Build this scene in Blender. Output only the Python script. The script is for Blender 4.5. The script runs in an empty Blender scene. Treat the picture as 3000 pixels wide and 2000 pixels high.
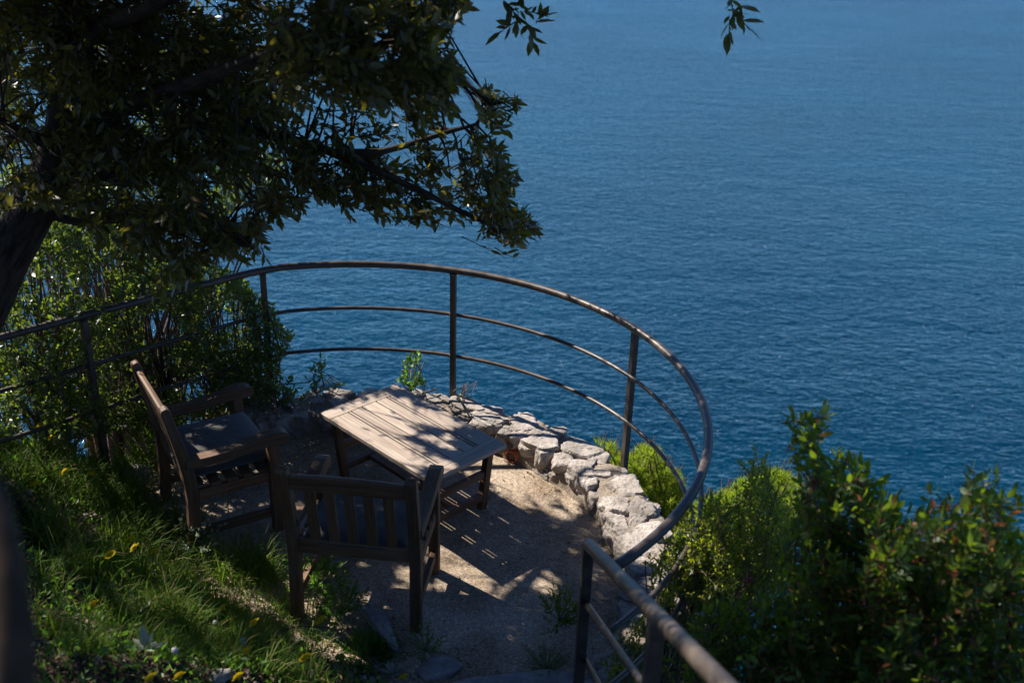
import bpy, bmesh, math, random
import numpy as np
from mathutils import Vector, Matrix

# ------------------------------------------------------------------ camera, sky, sun, exposure
SC = bpy.context.scene
COL = SC.collection
F_PX, PITCH, ROLL, CAM_Z = 3085.945, 0.4336088, 0.0308613, 3.542122
SUN_AZ, SUN_EL = math.radians(144), math.radians(41)      # azimuth counted from +X towards +Y
S = np.array([math.cos(SUN_AZ) * math.cos(SUN_EL), math.sin(SUN_AZ) * math.cos(SUN_EL), math.sin(SUN_EL)])

cam = bpy.data.cameras.new("camera")
cam.sensor_width = 36.0
cam.lens = F_PX / 3000 * 36
cam.clip_start, cam.clip_end = 0.05, 20000
cam.dof.use_dof = True
cam.dof.focus_distance = 6.2
cam.dof.aperture_fstop = 2.5
co = bpy.data.objects.new("camera", cam)
COL.objects.link(co)
co.matrix_world = (Matrix.Translation((0, 0, CAM_Z)) @ Matrix.Rotation(math.pi / 2 - PITCH, 4, 'X')
                   @ Matrix.Rotation(ROLL, 4, 'Z'))
SC.camera = co

w = bpy.data.worlds.new("World"); SC.world = w; w.use_nodes = True
nt = w.node_tree
sky = nt.nodes.new("ShaderNodeTexSky"); sky.sky_type = 'NISHITA'; sky.sun_disc = False
sky.sun_elevation = SUN_EL
sky.sun_rotation = math.pi / 2 - SUN_AZ
sky.air_density = 0.6; sky.dust_density = 0.0; sky.ozone_density = 10.0
bg = nt.nodes["Background"]; nt.links.new(sky.outputs[0], bg.inputs[0]); bg.inputs[1].default_value = 0.076

sun = bpy.data.lights.new("sun", 'SUN'); sun.energy = 5.0; sun.angle = math.radians(0.53); sun.color = (1.0, 0.93, 0.84)
so = bpy.data.objects.new("sun", sun); COL.objects.link(so)
so.rotation_euler = Vector(S).to_track_quat('Z', 'Y').to_euler(); so.location = Vector(S * 30)

SC.view_settings.view_transform = 'Standard'; SC.view_settings.look = 'None'
SC.view_settings.gamma = 1.0; SC.view_settings.exposure = 1.1
try:
    SC.cycles.max_bounces = 8; SC.cycles.transmission_bounces = 6; SC.cycles.diffuse_bounces = 4
    SC.cycles.use_denoising = True
except Exception:
    pass

RNG = np.random.default_rng(11)
random.seed(5)

# ------------------------------------------------------------------ measuring helpers (photo pixel <-> world)
_c, _s = math.cos(ROLL), math.sin(ROLL)
_cp, _sp = math.cos(PITCH), math.sin(PITCH)
FWD = np.array([0, _cp, -_sp])
CAM = np.array([0, 0, CAM_Z])

def ray(px, py):
    a, b = np.asarray(px, float) - 1500, np.asarray(py, float) - 1000
    X = (_c * a + _s * b) / F_PX; U = -(-_s * a + _c * b) / F_PX
    return np.stack([X, _cp + U * _sp, -_sp + U * _cp], -1)

def G(px, py, z):                       # point of the sight line at height z
    r = ray(px, py); return CAM + r * ((z - CAM_Z) / r[..., 2])[..., None]

def D(px, py, d):                       # point of the sight line at depth d
    return CAM + ray(px, py) * np.asarray(d, float)[..., None]

def proj(P):                            # world -> photo pixel, depth
    P = np.asarray(P, float)
    x, y, z = P[..., 0], P[..., 1], P[..., 2] - CAM_Z
    d = y * _cp - z * _sp; u = y * _sp + z * _cp
    dd = np.where(d > 0.05, d, 0.05)
    X = F_PX * x / dd; Y = -F_PX * u / dd
    return 1500 + _c * X - _s * Y, 1000 + _s * X + _c * Y, d

K = 3000 / 2352
def inside(poly, x, y):
    poly = np.asarray(poly, float); n = len(poly)
    r = np.zeros(np.shape(x), bool); j = n - 1
    for i in range(n):
        xi, yi = poly[i]; xj, yj = poly[j]
        cond = (yi > y) != (yj > y)
        with np.errstate(divide='ignore', invalid='ignore'):
            r ^= cond & (x < (xj - xi) * (y - yi) / (yj - yi + 1e-12) + xi)
        j = i
    return r

# ------------------------------------------------------------------ plumbing
def tag(o, label=None, cat=None, group=None, kind=None):
    if label: o['label'] = label
    if cat: o['category'] = cat
    if group: o['group'] = group
    if kind: o['kind'] = kind
    return o

def thing(name, label, cat, loc=(0, 0, 0), rz=0.0, group=None):
    o = bpy.data.objects.new(name, None); COL.objects.link(o)
    o.empty_display_size = 0.1
    o.location = loc; o.rotation_euler = (0, 0, rz)
    return tag(o, label, cat, group)

def np_mesh(name, V, F, mat, parent=None, smooth=False, attrs=None, F2=None):
    """V (n,3); F (m,k) uniform faces; F2 optional second face array of another size"""
    me = bpy.data.meshes.new(name)
    V = np.ascontiguousarray(V, np.float32); F = np.ascontiguousarray(F, np.int32)
    me.vertices.add(len(V)); me.vertices.foreach_set('co', V.ravel())
    blocks = [F] + ([np.ascontiguousarray(F2, np.int32)] if F2 is not None and len(F2) else [])
    loops = np.concatenate([b.ravel() for b in blocks])
    tot = np.concatenate([np.full(len(b), b.shape[1], np.int32) for b in blocks])
    st = np.concatenate([[0], np.cumsum(tot)[:-1]]).astype(np.int32)
    me.loops.add(len(loops)); me.loops.foreach_set('vertex_index', loops)
    me.polygons.add(len(tot)); me.polygons.foreach_set('loop_start', st); me.polygons.foreach_set('loop_total', tot)
    me.polygons.foreach_set('use_smooth', np.full(len(tot), smooth))
    for k, a in (attrs or {}).items():
        a = np.asarray(a, np.float32)
        if a.ndim == 1:
            at = me.attributes.new(k, 'FLOAT', 'POINT'); at.data.foreach_set('value', a)
        else:
            at = me.attributes.new(k, 'FLOAT_VECTOR', 'POINT'); at.data.foreach_set('vector', a.ravel())
    me.update(calc_edges=True); me.validate()
    me.materials.append(mat)
    o = bpy.data.objects.new(name, me); COL.objects.link(o)
    if parent is not None: o.parent = parent
    return o

class MB:
    """collects boxes, extruded outlines and tubes into one mesh; each piece carries its own wood-grain coordinate"""
    def __init__(self): self.v, self.f, self.g, self.sm = [], [], [], []
    def _add(self, V, F, g, smooth=False):
        b = len(self.v); off = np.array([random.uniform(-9, 9) for _ in range(3)])
        self.v += [tuple(p) for p in V]; self.g += [tuple(np.asarray(q) + off) for q in g]
        self.f += [tuple(b + i for i in f) for f in F]; self.sm += [smooth] * len(F)
    def box(self, a, b, wid, thk, up=(0, 0, 1), taper=1.0):
        """bar from a to b, width wid (side axis), thickness thk (up axis)"""
        a, b = np.array(a, float), np.array(b, float); d = b - a; L = np.linalg.norm(d); d /= L
        up = np.array(up, float); s = np.cross(d, up); s /= np.linalg.norm(s); u = np.cross(s, d)
        V, g = [], []
        for t, p in ((0, a), (1, b)):
            k = 1 if t == 0 else taper
            for i, j in ((-1, -1), (1, -1), (1, 1), (-1, 1)):
                V.append(p + s * wid / 2 * i * k + u * thk / 2 * j * k); g.append((t * L, i * wid / 2, j * thk / 2))
        self._add(V, [(3, 2, 1, 0), (4, 5, 6, 7), (0, 1, 5, 4), (1, 2, 6, 5), (2, 3, 7, 6), (3, 0, 4, 7)], g)
    def prism(self, prof, x0, x1, wfun=None):
        """outline in (y,z), extruded from x0 to x1"""
        n = len(prof); V, g = [], []
        for x in (x0, x1):
            for (y, z) in prof: V.append((x, y, z)); g.append((y, x, z))
        F = [tuple(range(n - 1, -1, -1)), tuple(range(n, 2 * n))]
        F += [(i, (i + 1) % n, n + (i + 1) % n, n + i) for i in range(n)]
        self._add(V, F, g)
    def sweep(self, pts, wid, thk, sideax=(1, 0, 0)):
        """rectangular bar following pts; wid along sideax, thk across"""
        pts = [np.array(p, float) for p in pts]; s = np.array(sideax, float); V, g = [], []; L = 0
        wid = np.broadcast_to(wid, len(pts)); thk = np.broadcast_to(thk, len(pts))
        for i, p in enumerate(pts):
            d = pts[min(i + 1, len(pts) - 1)] - pts[max(i - 1, 0)]; d /= np.linalg.norm(d); u = np.cross(s, d)
            if i: L += np.linalg.norm(p - pts[i - 1])
            for a, b in ((-1, -1), (1, -1), (1, 1), (-1, 1)):
                V.append(p + s * wid[i] / 2 * a + u * thk[i] / 2 * b); g.append((L, a * wid[i] / 2, b * thk[i] / 2))
        F = [(0, 1, 2, 3)[::-1]]
        for i in range(len(pts) - 1):
            for k in range(4):
                F.append((4 * i + k, 4 * i + (k + 1) % 4, 4 * i + 4 + (k + 1) % 4, 4 * i + 4 + k))
        m = 4 * (len(pts) - 1); F.append((m, m + 1, m + 2, m + 3))
        self._add(V, F, g)
    def tube(self, pts, r, n=12, caps=True):
        pts = [np.array(p, float) for p in pts]; m = len(pts); r = np.broadcast_to(r, m)
        d0 = pts[1] - pts[0]; ref = np.array([0, 0, 1.0]) if abs(d0[2]) < 0.9 * np.linalg.norm(d0) else np.array([1.0, 0, 0])
        V, g = [], []; L = 0; pu = None
        for i, p in enumerate(pts):
            d = pts[min(i + 1, m - 1)] - pts[max(i - 1, 0)]; d /= np.linalg.norm(d)
            if pu is None: u = np.cross(d, ref)
            else: u = pu - d * np.dot(pu, d)
            u /= np.linalg.norm(u); pu = u; v = np.cross(d, u)
            if i: L += np.linalg.norm(p - pts[i - 1])
            for k in range(n):
                a = 2 * math.pi * k / n; V.append(p + (u * math.cos(a) + v * math.sin(a)) * r[i]); g.append((L, math.cos(a) * r[i], math.sin(a) * r[i]))
        F = []
        for i in range(m - 1):
            for k in range(n): F.append((i * n + k, i * n + (k + 1) % n, (i + 1) * n + (k + 1) % n, (i + 1) * n + k))
        self._add(V, F, g, True)
        if caps:
            b = len(self.v) - m * n
            self.f.append(tuple(b + k for k in range(n - 1, -1, -1))); self.sm.append(False)
            self.f.append(tuple(b + (m - 1) * n + k for k in range(n))); self.sm.append(False)
    def build(self, name, mat, parent=None, bevel=0.0, seg=2):
        me = bpy.data.meshes.new(name); me.from_pydata(self.v, [], self.f)
        me.polygons.foreach_set('use_smooth', self.sm)
        at = me.attributes.new('grain', 'FLOAT_VECTOR', 'POINT'); at.data.foreach_set('vector', np.array(self.g, np.float32).ravel())
        me.materials.append(mat); me.update()
        o = bpy.data.objects.new(name, me); COL.objects.link(o)
        if parent is not None: o.parent = parent
        if bevel:
            b = o.modifiers.new('edge', 'BEVEL'); b.width = bevel; b.segments = seg; b.limit_method = 'ANGLE'; b.angle_limit = 0.6
        return o

def copy_tree(o, parent=None):
    c = o.copy(); COL.objects.link(c)
    if parent is not None: c.parent = parent
    for ch in o.children: copy_tree(ch, c)
    return c

# smooth value noise used for shapes
def _hash(i, j, k):
    n = (i * 374761393 + j * 668265263 + k * 1274126177) & 0xFFFFFFFF
    n = ((n ^ (n >> 13)) * 1103515245) & 0xFFFFFFFF
    return ((n ^ (n >> 16)) & 0xFFFF) / 65535.0 * 2 - 1
def vnoise(P):
    P = np.asarray(P, float); I = np.floor(P).astype(np.int64); f = P - I; f = f * f * (3 - 2 * f)
    r = 0
    for dx in (0, 1):
        for dy in (0, 1):
            for dz in (0, 1):
                wgt = (f[..., 0] if dx else 1 - f[..., 0]) * (f[..., 1] if dy else 1 - f[..., 1]) * (f[..., 2] if dz else 1 - f[..., 2])
                r = r + wgt * _hash(I[..., 0] + dx, I[..., 1] + dy, I[..., 2] + dz)
    return r
def fbm(P, o=4):
    P = np.asarray(P, float); return sum(vnoise(P * 2 ** i + 17.3 * i) / 2 ** i for i in range(o))

# ------------------------------------------------------------------ materials
class NT:
    def __init__(self, name):
        self.m = bpy.data.materials.new(name); self.m.use_nodes = True; self.t = self.m.node_tree
        self.b = self.t.nodes['Principled BSDF']; self.out = self.t.nodes['Material Output']
    def n(self, t, **kw):
        x = self.t.nodes.new(t)
        for k, v in kw.items():
            if k in x.inputs: x.inputs[k].default_value = v
            else: setattr(x, k, v)
        return x
    def l(self, a, b): self.t.links.new(a, b)
    def coord(self, kind='Object', scale=(1, 1, 1), attr=None, rot=(0, 0, 0)):
        if attr: c = self.n('ShaderNodeAttribute', attribute_name=attr).outputs['Vector']
        else: c = self.n('ShaderNodeTexCoord').outputs[kind]
        mp = self.n('ShaderNodeMapping'); mp.inputs['Scale'].default_value = scale; mp.inputs['Rotation'].default_value = rot
        self.l(c, mp.inputs['Vector']); return mp.outputs[0]
    def noise(self, co, scale, detail=4, rough=0.6, dist=0.0):
        x = self.n('ShaderNodeTexNoise'); x.inputs['Scale'].default_value = scale; x.inputs['Detail'].default_value = detail
        x.inputs['Roughness'].default_value = rough; x.inputs['Distortion'].default_value = dist
        self.l(co, x.inputs['Vector']); return x.outputs['Fac']
    def vor(self, co, scale, feature='F1', out='Distance'):
        x = self.n('ShaderNodeTexVoronoi'); x.feature = feature; x.inputs['Scale'].default_value = scale
        self.l(co, x.inputs['Vector']); return x.outputs[out]
    def ramp(self, fac, stops):
        r = self.n('ShaderNodeValToRGB'); e = r.color_ramp.elements
        while len(e) > 1: e.remove(e[-1])
        for i, (p, c) in enumerate(stops):
            x = e[0] if i == 0 else e.new(p)
            x.position = p; x.color = (*c, 1) if len(c) == 3 else c
        self.l(fac, r.inputs[0]); return r.outputs[0]
    def mix(self, fac, a, b, mode='MIX'):
        x = self.n('ShaderNodeMix'); x.data_type = 'RGBA'; x.blend_type = mode
        for sock, v in ((x.inputs[0], fac), (x.inputs[6], a), (x.inputs[7], b)):
            if hasattr(v, 'is_linked'): self.l(v, sock)
            else: sock.default_value = v if not isinstance(v, tuple) else (*v, 1)[:4]
        return x.outputs[2]
    def math(self, op, a, b=0.0, clamp=False):
        x = self.n('ShaderNodeMath'); x.operation = op; x.use_clamp = clamp
        for sock, v in ((x.inputs[0], a), (x.inputs[1], b)):
            if hasattr(v, 'is_linked'): self.l(v, sock)
            else: sock.default_value = v
        return x.outputs[0]
    def bump(self, h, dist, strength=1.0, prev=None):
        x = self.n('ShaderNodeBump'); x.inputs['Distance'].default_value = dist; x.inputs['Strength'].default_value = strength
        self.l(h, x.inputs['Height'])
        if prev is not None: self.l(prev, x.inputs['Normal'])
        return x.outputs[0]
    def fin(self, color=None, rough=None, normal=None, spec=None, metal=None):
        def put(s, v):
            if v is None: return
            if hasattr(v, 'is_linked'): self.l(v, self.b.inputs[s])
            else: self.b.inputs[s].default_value = (*v, 1) if isinstance(v, tuple) else v
        put('Base Color', color); put('Roughness', rough); put('Normal', normal); put('Specular IOR Level', spec); put('Metallic', metal)
        return self.m

def m_wood(name, dark, mid, light):
    t = NT(name); c = t.coord(attr='grain', scale=(3, 60, 60)); c2 = t.coord(attr='grain', scale=(6, 260, 260))
    g = t.noise(c, 1.0, 5, 0.65, 0.4); fine = t.noise(c2, 1.0, 3, 0.6)
    blot = t.noise(t.coord(attr='grain', scale=(5, 9, 9)), 1.0, 3)
    col = t.ramp(g, [(0.3, dark), (0.5, mid), (0.72, light)])
    col = t.mix(t.math('MULTIPLY', t.math('SUBTRACT', blot, 0.4, True), 1.2, True), col, tuple(0.6 * x + 0.05 for x in light))
    col = t.mix(t.math('MULTIPLY', t.math('SUBTRACT', 0.46, fine, True), 3.0, True), col, tuple(x * 0.5 for x in dark))
    tone = t.noise(t.coord(attr='grain', scale=(.12, .5, .5)), 1.0, 1)
    col = t.mix(0.8, col, t.ramp(tone, [(0.3, (0.62, 0.60, 0.58)), (0.7, (1.2, 1.17, 1.12))]), 'MULTIPLY')
    nb = t.bump(fine, 0.0012, 0.6, t.bump(g, 0.002, 0.5))
    return t.fin(col, 0.62, nb, 0.35)

M = {}
M['wood'] = m_wood('weathered_teak', (0.088, 0.041, 0.018), (0.148, 0.078, 0.038), (0.225, 0.133, 0.074))
M['table_wood'] = m_wood('pale_weathered_teak', (0.25, 0.185, 0.14), (0.38, 0.305, 0.245), (0.53, 0.45, 0.375))

t = NT('grey_fabric'); c = t.coord(scale=(1, 1, 1))
wv = t.noise(c, 900, 2); bl = t.noise(c, 25, 4)
M['fabric'] = t.fin(t.mix(wv, (0.036, 0.034, 0.031), (0.074, 0.069, 0.064)), 0.9, t.bump(wv, 0.0015, 0.6, t.bump(bl, 0.004, 0.5)), 0.15)
M['fabric'].node_tree.nodes['Principled BSDF'].inputs['Sheen Weight'].default_value = 0.3

t = NT('brown_metal'); c = t.coord()
n1 = t.noise(c, 14, 5, 0.65); n2 = t.noise(c, 120, 3)
col = t.ramp(n1, [(0.32, (0.034, 0.026, 0.020)), (0.55, (0.066, 0.050, 0.039)), (0.7, (0.09, 0.068, 0.052))])
M['metal'] = t.fin(t.mix(t.math('MULTIPLY', t.math('SUBTRACT', n2, 0.55, True), 2.5, True), col, (0.16, 0.11, 0.08)),
                   t.ramp(n1, [(0.3, (0.34,) * 3), (0.7, (0.52,) * 3)]), t.bump(n2, 0.0012, 0.5, t.bump(n1, 0.002, 0.3)), 0.5, 0.1)

t = NT('worn_concrete'); c = t.coord()
big = t.noise(c, 2.2, 5, 0.6); med = t.noise(c, 26, 5, 0.7); fine = t.noise(c, 95, 4, 0.75); vr = t.vor(c, 70)
col = t.ramp(fine, [(0.40, (0.10, 0.070, 0.046)), (0.5, (0.36, 0.28, 0.20)), (0.58, (0.64, 0.54, 0.43))])
col = t.mix(t.math('MULTIPLY', t.math('SUBTRACT', med, 0.42, True), 3.2, True), (0.21, 0.16, 0.115), col)
sand = t.ramp(t.noise(c, 60, 4), [(0.35, (0.44, 0.375, 0.30)), (0.65, (0.62, 0.54, 0.45))])
col = t.mix(t.ramp(big, [(0.40, (0.15,) * 3), (0.60, (0.8,) * 3)]), col, sand)
cell = t.vor(t.coord(), 115, 'F1', 'Color'); sepc = t.n('ShaderNodeSeparateColor'); t.l(cell, sepc.inputs[0])
grit = t.ramp(sepc.outputs[0], [(0.25, (0.30, 0.27, 0.25)), (0.5, (0.78, 0.74, 0.70)), (0.8, (1.0, 0.97, 0.93)), (0.95, (1.7, 1.62, 1.5))])
col = t.mix(0.45, col, grit, 'MULTIPLY')
col = t.mix(1.0, col, (0.96, 0.92, 0.86), 'MULTIPLY')
pale = t.math('LESS_THAN', vr, 0.17)
col = t.mix(t.math('MULTIPLY', pale, t.math('GREATER_THAN', t.noise(c, 40, 2), 0.52)), col, (0.46, 0.42, 0.37))
col = t.mix(t.ramp(t.noise(c, 1.3, 3), [(0.5, (0, 0, 0)), (0.75, (0.5,) * 3)]), col, (0.14, 0.105, 0.055))
M['concrete'] = t.fin(col, 0.92, t.bump(fine, 0.006, 0.8, t.bump(med, 0.012, 0.6)), 0.2)

def m_stone(name, a, b, c3, scale=1.0):
    t = NT(name); c = t.coord()
    n1 = t.noise(c, 7 * scale, 6, 0.62); n2 = t.noise(c, 45 * scale, 5, 0.7); n3 = t.noise(c, 170 * scale, 3)
    col = t.ramp(n1, [(0.3, a), (0.52, b), (0.72, c3)])
    col = t.mix(t.math('MULTIPLY', t.math('SUBTRACT', n2, 0.54, True), 3.5, True), col, tuple(x * 0.42 for x in a))
    at = t.n('ShaderNodeAttribute', attribute_name='lv').outputs['Fac']
    col = t.mix(0.5, col, t.ramp(at, [(0.0, (0.36, 0.33, 0.30)), (0.5, (0.9, 0.86, 0.83)), (1.0, (1.02, 0.96, 0.91))]), 'MULTIPLY')
    return t.fin(col, 0.88, t.bump(n3, 0.003, 0.6, t.bump(n2, 0.012, 0.8)), 0.25)
M['stone'] = m_stone('pale_limestone', (0.18, 0.158, 0.135), (0.37, 0.335, 0.30), (0.56, 0.51, 0.465))
M['rock'] = m_stone('grey_rock', (0.14, 0.135, 0.13), (0.27, 0.26, 0.26), (0.43, 0.42, 0.42))
t = NT('lime_mortar'); c = t.coord()
n1 = t.noise(c, 30, 6, 0.7); n2 = t.noise(c, 140, 3, 0.7)
M['mortar'] = t.fin(t.ramp(n2, [(0.3, (0.13, 0.10, 0.075)), (0.5, (0.30, 0.245, 0.19)), (0.7, (0.42, 0.36, 0.29))]), 0.95, t.bump(n2, 0.006, 0.9, t.bump(n1, 0.02, 0.9)), 0.15)
t = NT('bank_soil'); c = t.coord()
n1 = t.noise(c, 8, 6, 0.7); n2 = t.noise(c, 70, 4, 0.7)
M['soil'] = t.fin(t.ramp(n2, [(0.3, (0.018, 0.013, 0.009)), (0.5, (0.055, 0.040, 0.026)), (0.7, (0.12, 0.092, 0.062))]), 0.95, t.bump(n2, 0.02, 1, t.bump(n1, 0.05, 0.8)), 0.15)

def m_leaf(name, stops, trans, tw=0.45, rough=0.38, spec=0.5):
    """leaf: varied body colour, light passing through, a waxy sheen"""
    t = NT(name); lv = t.n('ShaderNodeAttribute', attribute_name='lv').outputs['Fac']
    col = t.ramp(lv, stops); t.fin(col, rough, None, spec)
    tr = t.n('ShaderNodeBsdfTranslucent'); t.l(t.mix(0.6, t.ramp(lv, [(0, tuple(x * 0.75 for x in trans)), (1, tuple(min(1, x * 1.15) for x in trans))]), tuple(trans)), tr.inputs[0])
    mx = t.n('ShaderNodeMixShader'); mx.inputs[0].default_value = tw
    t.l(t.b.outputs[0], mx.inputs[1]); t.l(tr.outputs[0], mx.inputs[2]); t.l(mx.outputs[0], t.out.inputs[0])
    return t.m
M['oak_leaf'] = m_leaf('holm_oak_leaf', [(0, (0.026, 0.024, 0.006)), (0.6, (0.050, 0.044, 0.010)), (0.93, (0.09, 0.078, 0.016)), (1, (0.15, 0.09, 0.03))], (0.27, 0.25, 0.025), 0.30, 0.34, 0.38)
M['shrub_leaf'] = m_leaf('shrub_leaf', [(0, (0.025, 0.045, 0.012)), (0.6, (0.05, 0.085, 0.02)), (0.94, (0.08, 0.11, 0.03)), (1, (0.18, 0.10, 0.04))], (0.22, 0.31, 0.025), 0.42, 0.35, 0.5)
M['lentisk_leaf'] = m_leaf('lentisk_leaf', [(0, (0.016, 0.036, 0.009)), (0.6, (0.04, 0.078, 0.014)), (0.88, (0.07, 0.10, 0.02)), (0.93, (0.15, 0.05, 0.02)), (1, (0.20, 0.045, 0.025))], (0.24, 0.36, 0.015), 0.40, 0.45, 0.3)
M['myrtle_leaf'] = m_leaf('myrtle_leaf', [(0, (0.014, 0.03, 0.008)), (0.7, (0.035, 0.06, 0.014)), (1, (0.09, 0.12, 0.03))], (0.40, 0.48, 0.02), 0.46, 0.38, 0.4)
M['needle'] = m_leaf('pine_needle', [(0, (0.11, 0.16, 0.014)), (0.6, (0.19, 0.26, 0.022)), (1, (0.27, 0.33, 0.035))], (0.42, 0.55, 0.03), 0.45, 0.5, 0.3)
M['grass'] = m_leaf('grass_blade', [(0, (0.035, 0.075, 0.008)), (0.6, (0.075, 0.15, 0.014)), (0.82, (0.12, 0.17, 0.025)), (0.88, (0.22, 0.18, 0.07)), (1, (0.30, 0.23, 0.12))], (0.24, 0.40, 0.02), 0.40, 0.65, 0.12)
M['herb'] = m_leaf('herb_leaf', [(0, (0.03, 0.075, 0.012)), (0.6, (0.065, 0.14, 0.02)), (1, (0.13, 0.20, 0.03))], (0.2, 0.42, 0.03), 0.4, 0.45, 0.4)
M['pale_leaf'] = m_leaf('felted_leaf', [(0, (0.20, 0.23, 0.17)), (1, (0.38, 0.41, 0.33))], (0.3, 0.36, 0.2), 0.25, 0.8, 0.2)
M['litter'] = m_leaf('dry_leaf', [(0, (0.055, 0.034, 0.02)), (0.5, (0.14, 0.09, 0.05)), (1, (0.30, 0.21, 0.13))], (0.2, 0.1, 0.04), 0.15, 0.7, 0.2)
def m_plain(name, a, b, rough=0.8, sc=40, spec=0.3, bd=0.003):
    t = NT(name); n = t.noise(t.coord(), sc, 5, 0.65)
    return t.fin(t.ramp(n, [(0.35, a), (0.65, b)]), rough, t.bump(n, bd, 0.7), spec)
t = NT('oak_bark'); c = t.coord(attr='grain', scale=(9, 40, 40)); n = t.noise(c, 1.0, 6, 0.65, 0.5); n2 = t.noise(t.coord(), 60, 4)
M['bark'] = t.fin(t.ramp(n, [(0.35, (0.014, 0.010, 0.007)), (0.6, (0.065, 0.045, 0.032))]), 0.9, t.bump(n, 0.02, 1, t.bump(n2, 0.004)), 0.2)
M['twig'] = m_plain('twig_bark', (0.075, 0.05, 0.035), (0.15, 0.105, 0.075), 0.75, 60)
M['red_twig'] = m_plain('red_stem', (0.08, 0.022, 0.012), (0.15, 0.045, 0.025), 0.6, 60)
M['rust'] = m_plain('dull_rusty_metal', (0.035, 0.021, 0.013), (0.075, 0.044, 0.026), 0.8, 20, 0.12)
M['terracotta'] = m_plain('terracotta', (0.32, 0.085, 0.028), (0.47, 0.14, 0.05), 0.75, 30)
M['petal'] = m_leaf('yellow_petal', [(0, (0.62, 0.46, 0.01)), (1, (0.78, 0.62, 0.02))], (0.8, 0.6, 0.02), 0.3, 0.6, 0.2)
M['stem'] = m_plain('green_stem', (0.06, 0.11, 0.02), (0.10, 0.17, 0.035), 0.6, 40)
M['fluff'] = m_plain('seed_fluff', (0.45, 0.44, 0.46), (0.6, 0.59, 0.6), 0.95, 90)
M['berry'] = m_plain('red_berry', (0.16, 0.008, 0.008), (0.30, 0.018, 0.012), 0.4, 60, 0.5)
M['pebble'] = m_stone('pale_pebble', (0.2, 0.18, 0.16), (0.36, 0.33, 0.31), (0.5, 0.47, 0.45), 2)

# sea water: dark clear body, ripples of several lengths, a few flecks of foam
t = NT('sea_water'); c0 = t.coord('Object')
c = t.coord('Object', (0.5, 1.0, 1.0), rot=(0, 0, math.radians(-12)))
c2 = t.coord('Object', (0.72, 1.0, 1.0), rot=(0, 0, math.radians(17)))
h1 = t.noise(c, 0.15, 2, 0.5); h2 = t.noise(c2, 0.55, 3, 0.55, 0.3); h3 = t.noise(c, 1.5, 3, 0.6, 0.4); h4 = t.noise(c2, 4.2, 2, 0.6)
lane = t.math('ADD', 0.45, t.math('MULTIPLY', t.noise(t.coord('Object', (0.5, 1.0, 1.0), rot=(0, 0, math.radians(-20))), 0.03, 3, 0.6), 1.1))
h2 = t.math('MULTIPLY', h2, lane); h3 = t.math('MULTIPLY', h3, lane)
nb = t.bump(h1, 0.5); nb = t.bump(h2, 0.46, 1.0, nb); nb = t.bump(h3, 0.32, 1.0, nb); nb = t.bump(h4, 0.03, 1.0, nb)
patch = t.noise(c0, 0.013, 4, 0.6)
col = t.ramp(patch, [(0.35, (0.0001, 0.019, 0.041)), (0.65, (0.0002, 0.028, 0.057))])
fm = t.noise(c0, 0.05, 3, 0.6); fl = t.noise(c0, 2.1, 2, 0.6)
foam = t.math('MULTIPLY', t.math('GREATER_THAN', fl, 0.73), t.math('GREATER_THAN', fm, 0.56))
col = t.mix(foam, col, (0.42, 0.45, 0.48))
df = t.n('ShaderNodeBsdfDiffuse'); t.l(col, df.inputs[0]); t.l(nb, df.inputs['Normal'])
gl = t.n('ShaderNodeBsdfGlossy'); gl.inputs[0].default_value = (0.60, 0.81, 1.0, 1); gl.inputs['Roughness'].default_value = 0.05; t.l(nb, gl.inputs['Normal'])
fr = t.n('ShaderNodeFresnel'); fr.inputs[0].default_value = 1.333; t.l(nb, fr.inputs['Normal'])
mx = t.n('ShaderNodeMixShader'); t.l(t.math('MULTIPLY', fr.outputs[0], 0.64), mx.inputs[0]); t.l(df.outputs[0], mx.inputs[1]); t.l(gl.outputs[0], mx.inputs[2])
t.l(mx.outputs[0], t.out.inputs[0])
M['sea'] = t.m

# ------------------------------------------------------------------ ground
CX, CY, RR = -0.8905, 4.6219, 1.854            # centre and radius of the railing's arc
EDGE = np.array([(-4.2, 7.2), (-2.35, 5.55), (-1.78, 4.62), (-1.10, 4.05), (-0.55, 3.82), (-0.36, 3.55), (-0.34, -3.0)])
def edge_dist(x, y):
    """signed distance to the foot of the bank, positive on the bank"""
    best = np.full(np.shape(x), 1e9); sg = np.zeros(np.shape(x))
    for (x0, y0), (x1, y1) in zip(EDGE[:-1], EDGE[1:]):
        dx, dy = x1 - x0, y1 - y0; L2 = dx * dx + dy * dy
        tt = np.clip(((x - x0) * dx + (y - y0) * dy) / L2, 0, 1)
        d = np.hypot(x - x0 - tt * dx, y - y0 - tt * dy)
        cr = dx * (y - y0) - dy * (x - x0)
        upd = d < best; best = np.where(upd, d, best); sg = np.where(upd, np.sign(-cr), sg)
    return best * sg
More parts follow.
